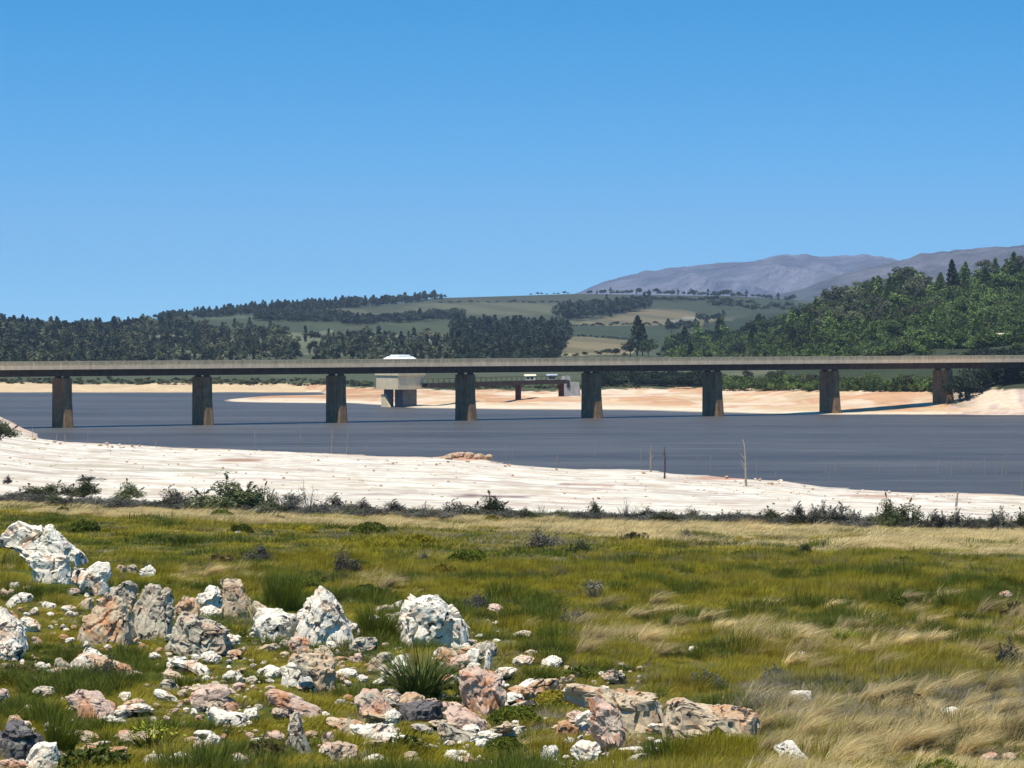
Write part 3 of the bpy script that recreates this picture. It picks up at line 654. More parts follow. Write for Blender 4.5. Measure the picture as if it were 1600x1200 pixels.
# ------------------------------------------------------------------ instanced ground cover (stuff)
def gn_scatter(name, pts, rots, scales, idx, protos, mat_label):
    coln = bpy.data.collections.new(name+"_kinds")
    for i, me in enumerate(protos):
        o = bpy.data.objects.new("%s_kind_%02d" % (name, i), me); coln.objects.link(o)
    me = bpy.data.meshes.new(name); me.vertices.add(len(pts)); me.vertices.foreach_set("co", np.asarray(pts, np.float32).ravel())
    a = me.attributes.new("rot", 'FLOAT_VECTOR', 'POINT'); a.data.foreach_set("vector", np.asarray(rots, np.float32).ravel())
    a = me.attributes.new("scl", 'FLOAT_VECTOR', 'POINT'); a.data.foreach_set("vector", np.asarray(scales, np.float32).ravel())
    a = me.attributes.new("idx", 'INT', 'POINT'); a.data.foreach_set("value", np.asarray(idx, np.int32))
    o = link(name, me); g = bpy.data.node_groups.new(name, 'GeometryNodeTree')
    g.interface.new_socket("Geometry", in_out='INPUT', socket_type='NodeSocketGeometry'); g.interface.new_socket("Geometry", in_out='OUTPUT', socket_type='NodeSocketGeometry')
    gi = g.nodes.new("NodeGroupInput"); go = g.nodes.new("NodeGroupOutput"); ip = g.nodes.new("GeometryNodeInstanceOnPoints")
    ci = g.nodes.new("GeometryNodeCollectionInfo"); ci.inputs["Collection"].default_value = coln; ci.inputs["Separate Children"].default_value = True; ci.inputs["Reset Children"].default_value = True
    ip.inputs["Pick Instance"].default_value = True
    def attr(nm, ty, sock):
        n = g.nodes.new("GeometryNodeInputNamedAttribute"); n.data_type = ty; n.inputs["Name"].default_value = nm
        g.links.new(n.outputs["Attribute"], sock)
    mp_ = g.nodes.new("GeometryNodeMeshToPoints"); g.links.new(gi.outputs[0], mp_.inputs["Mesh"]); g.links.new(mp_.outputs[0], ip.inputs["Points"])
    g.links.new(ci.outputs[0], ip.inputs["Instance"])
    attr("rot", 'FLOAT_VECTOR', ip.inputs["Rotation"]); attr("scl", 'FLOAT_VECTOR', ip.inputs["Scale"]); attr("idx", 'INT', ip.inputs["Instance Index"])
    g.links.new(ip.outputs[0], go.inputs[0])
    md = o.modifiers.new("scatter", 'NODES'); md.node_group = g
    tag(o, mat_label, kind="stuff"); return o
def blades(n, h, spread, wd, lean, curl, seed, up=.6, segs=3, windx=.25):
    """tuft of n curved tapering blades"""
    r = np.random.default_rng(seed); V = []; Fq = []
    a = r.random(n)*6.283; q = spread*np.sqrt(r.random(n)); bx = np.cos(a)*q; by = np.sin(a)*q
    hh = h*(.5+.6*r.random(n)); l = lean*(.3+r.random(n)); da = a+r.normal(size=n)*.5
    wa = r.random(n)*6.283
    for i in range(n):
        dx, dy = math.cos(da[i])*l[i]+windx*(.6+.8*r.random()), math.sin(da[i])*l[i]
        for s in range(segs+1):
            t = s/segs; c_ = t**curl
            x = bx[i]+dx*c_*hh[i]; y = by[i]+dy*c_*hh[i]; z = hh[i]*(t-.35*c_*min(1, abs(dx)+abs(dy))*t)-.03
            ww = wd*(1-t*.92)/2; V.append((x-math.cos(wa[i])*ww, y-math.sin(wa[i])*ww, z)); V.append((x+math.cos(wa[i])*ww, y+math.sin(wa[i])*ww, z))
        b0 = i*(segs+1)*2
        for s in range(segs): Fq.append((b0+2*s, b0+2*s+1, b0+2*s+3, b0+2*s+2))
    return np.array(V), np.array(Fq)
def grass_mat(name, base, tip, alt=None, rough=.6):
    m, t, b = newmat(name, rough, .2)
    oi = N(t, "ShaderNodeObjectInfo").outputs["Random"]
    k = noise(t, .22, 4, .6); k2 = noise(t, 1.6, 3, .6)
    col = ramp(t, k2, [(.25, base), (.75, tip)])
    if alt: col = mix(t, ramp(t, k, [(.42, 0.), (.62, 1.)]), col, alt)
    col = mix(t, 1.0, col, ramp(t, oi, [(0, .65), (1, 1.35)]), 'MULTIPLY')
    t.links.new(col, b.inputs[0])
    # light passing through thin blades
    tr = N(t, "ShaderNodeBsdfTranslucent"); t.links.new(col, tr.inputs[0]); mx = N(t, "ShaderNodeMixShader"); mx.inputs[0].default_value = .25
    t.links.new(b.outputs[0], mx.inputs[1]); t.links.new(tr.outputs[0], mx.inputs[2]); t.links.new(mx.outputs[0], t.nodes["Material Output"].inputs[0])
    return m
GR = grass_mat("green_reed", (.20, .170, .008), (.38, .315, .018), (.36, .28, .035))
GD = grass_mat("dark_reed", (.06, .078, .007), (.16, .18, .016))
GT = grass_mat("tan_grass", (.44, .33, .13), (.78, .61, .30))
GG = grass_mat("grey_scrub", (.16, .135, .085), (.36, .31, .22))
GB = grass_mat("brown_scrub", (.08, .055, .02), (.20, .15, .05))
protos = []
def addp(mat, *a, **k):
    V, Fq = blades(*a, **k); protos.append(mesh_np("tuft", V, Fq, mat))
for i in range(3): addp(GR, 90, .36, .20, .014, .35, 1.6, 300+i)          # 0-2 green near
for i in range(2): addp(GD, 80, .36, .16, .014, .45, 1.5, 310+i, windx=.1)          # 3-4 dark green near
for i in range(3): addp(GT, 60, .56, .14, .011, .30, 1.9, 320+i, windx=.7)          # 5-7 tan near
for i in range(2): addp(GG, 80, .34, .20, .011, .8, 1.2, 330+i, windx=.05)          # 8-9 grey near
for i in range(3): addp(GR, 70, .34, .42, .028, .5, 1.5, 340+i, segs=2)             # 10-12 green far
for i in range(2): addp(GD, 70, .40, .38, .028, .5, 1.5, 350+i, segs=2)             # 13-14 dark far
for i in range(2): addp(GT, 80, .62, .45, .022, .4, 1.7, 360+i, segs=3, windx=.7)   # 15-16 tan far
for i in range(2): addp(GG, 70, .38, .4, .024, .8, 1.2, 370+i, segs=2)              # 17-18 grey far
for i in range(2): addp(GB, 60, .34, .35, .022, .8, 1.2, 380+i, segs=2)             # 19-20 brown far
for i in range(3):   # 21-23 leafy cushions, 24-25 dusky cushions
    p_ = np.random.default_rng(390+i).normal(size=(2200, 3)); p_ /= np.linalg.norm(p_, axis=1)[:, None]; p_[:, 2] = np.abs(p_[:, 2])
    p_ *= (.7+.5*vnoise(p_[:, 0]*3+i, p_[:, 1]*3+p_[:, 2]*2)[:, None])*np.array([.34, .34, .30]); V_, F_ = cards(p_, .021, 391+i, 1.6); protos.append(mesh_np("cushion", V_, F_, [GR, GD, GD][i]))
for i in range(2):
    p_ = np.random.default_rng(396+i).normal(size=(600, 3)); p_ /= np.linalg.norm(p_, axis=1)[:, None]; p_[:, 2] = np.abs(p_[:, 2])
    p_ *= (.6+.7*vnoise(p_[:, 0]*4+i, p_[:, 1]*4+p_[:, 2]*3)[:, None])*np.array([.34, .34, .26]); V_, F_ = cards(p_, .03, 397+i, 1.8); protos.append(mesh_np("cushion", V_, F_, [GB, GD][i]))
rocks_px = []      # filled later: (x0,x1,y0,y1) of rocks; grass thins there
def make_grass():
    out = {k: [] for k in ("p", "s", "i", "r")}
    def region(n, y0, y1, near):
        Y = np.sqrt(rng.random(n)*(y1**2-y0**2)+y0**2); xq = rng.uniform(-250, 1850, n); X = pX(xq, Y); Z = ground(X, Y)
        yq = HZ+(CH-Z)/Y*F
        big = fbm(X/6, Y/6, 4, 61); fine = fbm(X/1.6, Y/2.2, 3, 62); r = rng.random(n)
        edge_y = np.interp(xq, [0, 250, 600, 1000, 1600], [783, 793, 806, 812, 822])
        band = np.interp(xq, [0, 250, 600, 900, 1050, 1300, 1600], [10, 16, 17, 20, 34, 40, 40])   # tan band depth in px
        cls = np.zeros(n, int)                                    # 0 green
        cls[(fine > .585) & (r < .8)] = 1                          # dark
        cls[(big > .62) & (r < .3)] = 3
        tanp = np.clip((yq-945)/60, 0, 1)*smooth(750, 1000, xq)*(.12+.6*smooth(.54, .66, fbm(X/.6, Y/1.0, 3, 63)))*smooth(.42, .56, fbm(X/3, Y/5, 2, 64))
        tanp = np.maximum(tanp, .6*smooth(1150, 1250, xq+ (fine-.5)*120)*smooth(1075, 1120, yq+(big-.5)*60))
        tanp = np.maximum(tanp, (.3+.6*smooth(.4, .6, fbm(X/2.2, Y/4, 3, 66)))*(np.abs(yq-(edge_y+4+band*.5)) < band*.5*(.8+.8*fine)))
        tanp = np.maximum(tanp, .45*np.exp(-(((xq-320)/50)**2+((yq-905)/14)**2)))
        tanp = np.maximum(tanp, .4*np.exp(-(((xq-590)/40)**2+((yq-918)/14)**2)))
        cls[rng.random(n) < tanp] = 2
        gp = .75*smooth(1080, 1200, xq)*smooth(1050, 1085, yq+(fine-.5)*40)*(1-.75*smooth(1125, 1160, yq))+.06
        gp = np.maximum(gp, .6*np.exp(-(((xq-830)/80)**2+((yq-850)/12)**2)))
        cls[rng.random(n) < gp] = 3
        if not near: cls[(cls == 0) & (big < .40) & (rng.random(n) < .35)] = 4
        rocky = (1-smooth(760, 1000, xq))*smooth(900, 950, yq)
        cl = smooth(.38, .68, fbm(X/.9, Y/1.3, 3, 67))*.6+smooth(.4, .65, fbm(X/3.5, Y/4, 2, 68))*.4
        sc_ = (.30+.75*cl)*(.7+.6*rng.random(n)); sc_[cls == 1] *= 1.15; sc_[(cls == 1) & (rocky > .5)] *= 1.45; sc_[cls == 2] *= .85; wid = .55+.35*sc_
        sc_ = sc_*(1-.3*rocky)
        if not near: sc_ = sc_*.72; wid = wid*1.15
        keep = rng.random(n) > rocky*.45*smooth(.6, .42, fine)
        for (a, b_, c_, d_) in rocks_px:
            m_ = (xq > a-2) & (xq < b_+2); keep &= ~(m_ & (yq > d_-(d_-c_)*.35) & (yq < d_+2) & (rng.random(n) < .93)); sc_[m_ & (yq > d_) & (yq < d_+14)] *= .75
        keep &= yq > edge_y-2
        if near: M = {0: (0, 3), 1: (3, 2), 2: (5, 3), 3: (8, 2), 4: (0, 3)}
        else: M = {0: (10, 3), 1: (13, 2), 2: (15, 2), 3: (17, 2), 4: (19, 2)}
        idx = np.array([M[c_][0]+rng.integers(0, M[c_][1]) for c_ in cls])
        cu = (rng.random(n) < (.0015 if near else .0015)*smooth(.35, .6, fbm(X/4, Y/4, 3, 69))*2*(cls != 2)); idx[cu] = 21+rng.integers(0, 5, cu.sum()); sc_[cu] = (.5+.9*rng.random(cu.sum()))*(.7 if near else 1.0); wid[cu] = sc_[cu]*1.2
        rot = np.zeros((n, 3)); rot[:, 2] = rng.normal(size=n)*.45; 
        bush = .75+.6*fbm(X/2.5, Y/2.5, 3, 65)
        s3 = np.stack([wid, wid, sc_*bush], 1)
        # thin rocky soil on the left near corner
        out["p"].append(np.stack([X, Y, Z], 1)[keep]); out["s"].append(s3[keep]); out["i"].append(idx[keep]); out["r"].append(rot[keep])
    region(30000, 34, 62, True); region(22000, 62, 88, True); region(42000, 80, 172, False)
    gn_scatter("grass", np.concatenate(out["p"]), np.concatenate(out["r"]), np.concatenate(out["s"]), np.concatenate(out["i"]), protos, "olive green reeds and tan wind blown grass covering the near field")

def wood_fill():
    out = {k: [] for k in "prsi"}
    def fill(P, n, h0, h1, ids, lo, hi, wf=1.2):
        P_ = np.array(P); x = rng.uniform(P_[:, 0].min(), P_[:, 0].max(), n*3); y = rng.uniform(P_[:, 1].min(), P_[:, 1].max(), n*3)
        k = inpoly(x, y, P); x, y = x[k][:n], y[k][:n]
        for a, b_ in zip(x, y):
            if 1550 < a < 1580 and 531 < b_ < 562: continue
            X, Y, z = place(round(a/4)*4, b_, lo, hi); X = pX(a, Y); s = rng.uniform(h0, h1)/F*Y/H0
            out["p"].append((X, Y, z-.3)); out["s"].append((s*wf, s*wf, s)); out["r"].append((0, 0, rng.random()*6.28)); out["i"].append(ids[rng.integers(0, len(ids))])
    dk = [0, 1, 2, 3, 4, 5, 6, 7]; gm_ = [11, 12, 13, 14, 8, 9, 10]
    fill([(-20, 513), (110, 519), (150, 522), (190, 519), (250, 506), (300, 508), (300, 514), (215, 522), (230, 574), (-20, 574)], 1000, 14, 27, dk+[11, 12, 13, 14, 8, 9, 10, 11, 12, 13], 880, 3000)
    fill([(-500, 512), (-20, 512), (-20, 560), (-500, 560)], 700, 16, 27, dk, 880, 3000)
    fill([(215, 522), (300, 514), (455, 524), (468, 572), (230, 572)], 300, 14, 24, gm_+[4, 5], 880, 3000, 1)
    fill([(520, 534), (700, 534), (706, 572), (480, 572)], 260, 14, 22, gm_+[4, 5], 880, 3000, 1)
    fill([(250, 495), (400, 484), (520, 476), (620, 471), (680, 466), (695, 469), (625, 476), (520, 485), (400, 494), (250, 501)], 520, 10, 16, dk, 880, 3300)
    fill([(400, 495), (540, 496), (560, 503), (715, 493), (722, 499), (560, 509), (534, 506), (400, 502)], 420, 11, 17, [4, 5, 6, 7], 880, 3300)
    fill([(708, 514), (890, 516), (892, 525), (864, 570), (708, 570)], 600, 16, 24, dk, 880, 3300)
    fill([(872, 490), (1012, 478), (1012, 484), (885, 501)], 260, 15, 24, [4, 5, 6, 7, 8], 880, 3300)
    fill([(1044, 540), (1110, 515), (1200, 506), (1260, 498), (1300, 482), (1350, 466), (1420, 458), (1500, 452), (1560, 442), (1640, 436), (1900, 430), (1900, 575), (1044, 575)], 4600, 14, 24, [15, 16, 17, 18, 15, 16, 17, 18, 11, 19], 880, 1500, 1.25)
    fill([(940, 598), (1112, 600), (1112, 604), (940, 604)], 160, 12, 24, [19, 20], 700, 1000)
    fill([(1115, 603), (1500, 606), (1500, 613), (1115, 611)], 420, 9, 20, [15, 16, 17, 18], 700, 1000)
    fill([(-300, 593), (500, 595), (640, 604), (560, 604), (-300, 598)], 420, 4, 9, [11, 12, 13, 14, 4], 700, 1300, 1.8)
    fill([(650, 603), (1000, 603), (1000, 608), (650, 608)], 140, 4, 11, [11, 12, 13, 15], 700, 1300, 1.7)
    fill([(1506, 628), (1530, 606), (1556, 592), (1640, 580), (1800, 585), (1800, 598), (1560, 600), (1535, 612)], 160, 22, 34, [19, 20], 690, 1000)
    fill([(1500, 560), (1640, 560), (1640, 596), (1540, 600)], 200, 20, 30, [19, 20], 690, 1100)
    P_ = far_pine+far_dome+far_pop+far_gum
    P_ += [joined(('dome', 'gum', 'pine', 'gum')[i], 420, .5, 170+i, L_gum, M_trunk, H0) for i in range(4)]+[joined('dome', 420, .5, 180+i, L_dark, M_bark, H0) for i in range(2)]
    gn_scatter("woodland", out["p"], out["r"], out["s"], out["i"], P_, "dense far woodland filling the hillsides and banks between the single trees")
wood_fill()

# ------------------------------------------------------------------ rocks
def rock_mat(name, base, stain, dark, dk_amt=.62, st_amt=.52, lichen=(.44, .43, .31)):
    m, t, b = newmat(name, .85, .25)
    k1 = noise(t, 2.2, 6, .65, dist=.6); k2 = noise(t, 5.5, 6, .7, loc=(3, 7, 1), dist=.8); k3 = noise(t, 18, 5, .7); k4 = noise(t, 3.5, 5, .7, loc=(13, 2, 9))
    c = mix(t, ramp(t, k1, [(st_amt, 0.), (st_amt+.12, 1.)]), base, stain)
    c = mix(t, ramp(t, k4, [(.55, 0.), (.66, .75)]), c, lichen)
    c = mix(t, ramp(t, k2, [(dk_amt, 0.), (dk_amt+.035, 1.)]), c, dark)  # dark blotches: black lichen, and painted shade of cavities and crevices
    c = mix(t, 1.0, c, ramp(t, k3, [(.3, .75), (.65, 1.08)]), 'MULTIPLY')
    t.links.new(c, b.inputs[0])
    ad = N(t, "ShaderNodeMath", operation='MULTIPLY_ADD'); t.links.new(k3, ad.inputs[0]); ad.inputs[1].default_value = .35; t.links.new(k2, ad.inputs[2])
    bump(t, b, ad.outputs[0], .7, .035); return m
RM = {'w': rock_mat("white_quartzite", (.86, .77, .61), (.68, .43, .26), (.05, .045, .045), .57),
      't': rock_mat("tan_quartzite", (.62, .48, .31), (.56, .29, .14), (.07, .055, .045), .56, .48),
      'p': rock_mat("pink_quartzite", (.66, .47, .35), (.58, .27, .13), (.09, .065, .055), .57, .50),
      'd': rock_mat("dark_weathered_stone", (.16, .14, .13), (.11, .09, .09), (.05, .045, .045), .55),
      'g': rock_mat("grey_quartzite", (.54, .46, .33), (.55, .37, .24), (.06, .05, .045), .54)}
import bmesh
_bm = bmesh.new(); bmesh.ops.create_icosphere(_bm, subdivisions=5, radius=1); _bm.verts.ensure_lookup_table()
ICO5 = (np.array([v.co[:] for v in _bm.verts]), np.array([[v.index for v in f.verts] for f in _bm.faces])); _bm.free()
_bm = bmesh.new(); bmesh.ops.create_icosphere(_bm, subdivisions=4, radius=1); _bm.verts.ensure_lookup_table()
ICO3 = (np.array([v.co[:] for v in _bm.verts]), np.array([[v.index for v in f.verts] for f in _bm.faces])); _bm.free()
def polar(P, cx, cy, n=180):
    """radius of outline P about its centre for n angles"""
    out = np.zeros(n)
    for k in range(n):
        a = 2*math.pi*k/n; dx, dy = math.cos(a), math.sin(a); best = 0
        for i in range(len(P)):
            x1, y1 = P[i][0]-cx, P[i][1]-cy; x2, y2 = P[(i+1) % len(P)][0]-cx, P[(i+1) % len(P)][1]-cy
            ex, ey = x2-x1, y2-y1; den = dx*ey-dy*ex
            if abs(den) < 1e-9: continue
            t_ = (x1*ey-y1*ex)/den; u_ = (x1*dy-y1*dx)/den
            if t_ > 0 and -1e-6 <= u_ <= 1+1e-6: best = max(best, t_)
        out[k] = best
    return out
def carve(V, size, seed, strength=1., planes=20):
    r = np.random.default_rng(seed)
    for k in range(planes):   # broken flat faces
        n = r.normal(size=3); n[2] *= .6; n /= np.linalg.norm(n); d = V@n; lim = d.max()*r.uniform(.80, .96); ov = d > lim; V[ov] -= ((d[ov]-lim)*.97)[:, None]*n
    M_ = np.linalg.qr(r.normal(size=(3, 3)))[0]; w3 = V/size@M_; w3 = w3+.12*np.stack([noise3(w3*2.5+k*9, 21+k)-.5 for k in range(3)], 1)
    for kf, am in (((2.1, 2.9, 1.5), .13), ((4.7, 6.5, 3.1), .038)):   # blocks broken along bedding and joints
        c3 = np.floor(w3*np.array(kf)+r.random(3)*5); o3 = hash2(c3[:, 0]+c3[:, 2]*31, c3[:, 1], seed)-.5
        V = V*(1+o3*am*2*strength/max(strength, 1e-6))[:, None]
    q = V/size*2.2+seed*3.1
    rid = 1-np.abs(noise3(q, 3)-.5)*2
    rid2 = 1-np.abs(noise3(q*2.6+5, 4)-.5)*2
    nn = (noise3(q*.9, 1)-.5)*.15+(noise3(q*4.5, 2)-.5)*.035+(noise3(q*12, 7)-.5)*.03-np.clip(rid-.92, 0, 1)*2.8-np.clip(rid2-.94, 0, 1)*.8+.03
    c_ = V/np.maximum(np.linalg.norm(V/size, axis=1), .05)[:, None]
    return V+c_*(nn*strength)[:, None]
def rock(P, mat, label, seed, dep=.75, buried=.08, name="boulder", group=None, planes=26, baseY=None):
    """P: outline seen from the photo side in px; the rock gets real size and depth at its own distance"""
    xs = [p[0] for p in P]; ys = [p[1] for p in P]; x0, x1, y0, y1 = min(xs), max(xs), min(ys), max(ys)
    cx, cy = (x0+x1)/2, (y0+y1)/2
    X, Y, z = place(cx, baseY or (y1-(y1-y0)*.06), 30, 420); s = Y/F
    pr = polar([(x, -y) for x, y in P], cx, -cy)*s*1.0
    D_, Fc = ICO5; th = np.arctan2(D_[:, 2], D_[:, 0]) % (2*math.pi); kk = th/(2*math.pi)*180; i0 = kk.astype(int) % 180; f = kk-np.floor(kk)
    Rr = pr[i0]*(1-f)+pr[(i0+1) % 180]*f
    w_, h_ = (x1-x0)*s, (y1-y0)*s; dpt = dep*.5*(w_*h_)**.5
    rad = np.hypot(D_[:, 0], D_[:, 2]); bulge = np.abs(D_[:, 1])
    prof = rad**.8
    V = np.stack([np.cos(th)*Rr*prof, np.sign(D_[:, 1])*bulge**.85*dpt, np.sin(th)*Rr*prof], 1)
    V = carve(V, (w_+h_)*.32, seed, (w_*h_)**.5*.55, planes)
    V[:, 2] -= buried*h_*0
    lw = smooth(.05*h_, -.45*h_, V[:, 2]); V[:, 0] *= 1+.22*lw; V[:, 1] *= 1+.3*lw; V[:, 2] -= .38*h_*lw**1.5
    zc = pZ(cy, Y+dpt*.2)
    o = link(name, mesh_np(name, V, Fc, RM[mat]), None, (pX(cx, Y+dpt*.2), Y+dpt*.2, zc))
    rocks_px.append((x0, x1, y0, y1))
    return tag(o, label, "rock", group)
def A(l, ox, oy, s): return [(ox+x/s, oy+y/s) for x, y in l]
def blob(cx, cy, w_, h_, seed):
    r = random.Random(seed); n = r.randint(6, 8); ph = r.random()
    return [(cx+w_/2*r.uniform(.8, 1.05)*math.cos(6.283*(k+ph)/n), cy+h_/2*r.uniform(.78, 1.05)*math.sin(6.283*(k+ph)/n)) for k in range(n)]
a4 = lambda l: A(l, 0, 790, 4); b4 = lambda l: A(l, 0, 990, 4); c4 = lambda l: A(l, 350, 850, 3.72); d4 = lambda l: A(l, 380, 980, 3.636); e4 = lambda l: A(l, 780, 1000, 3.077)
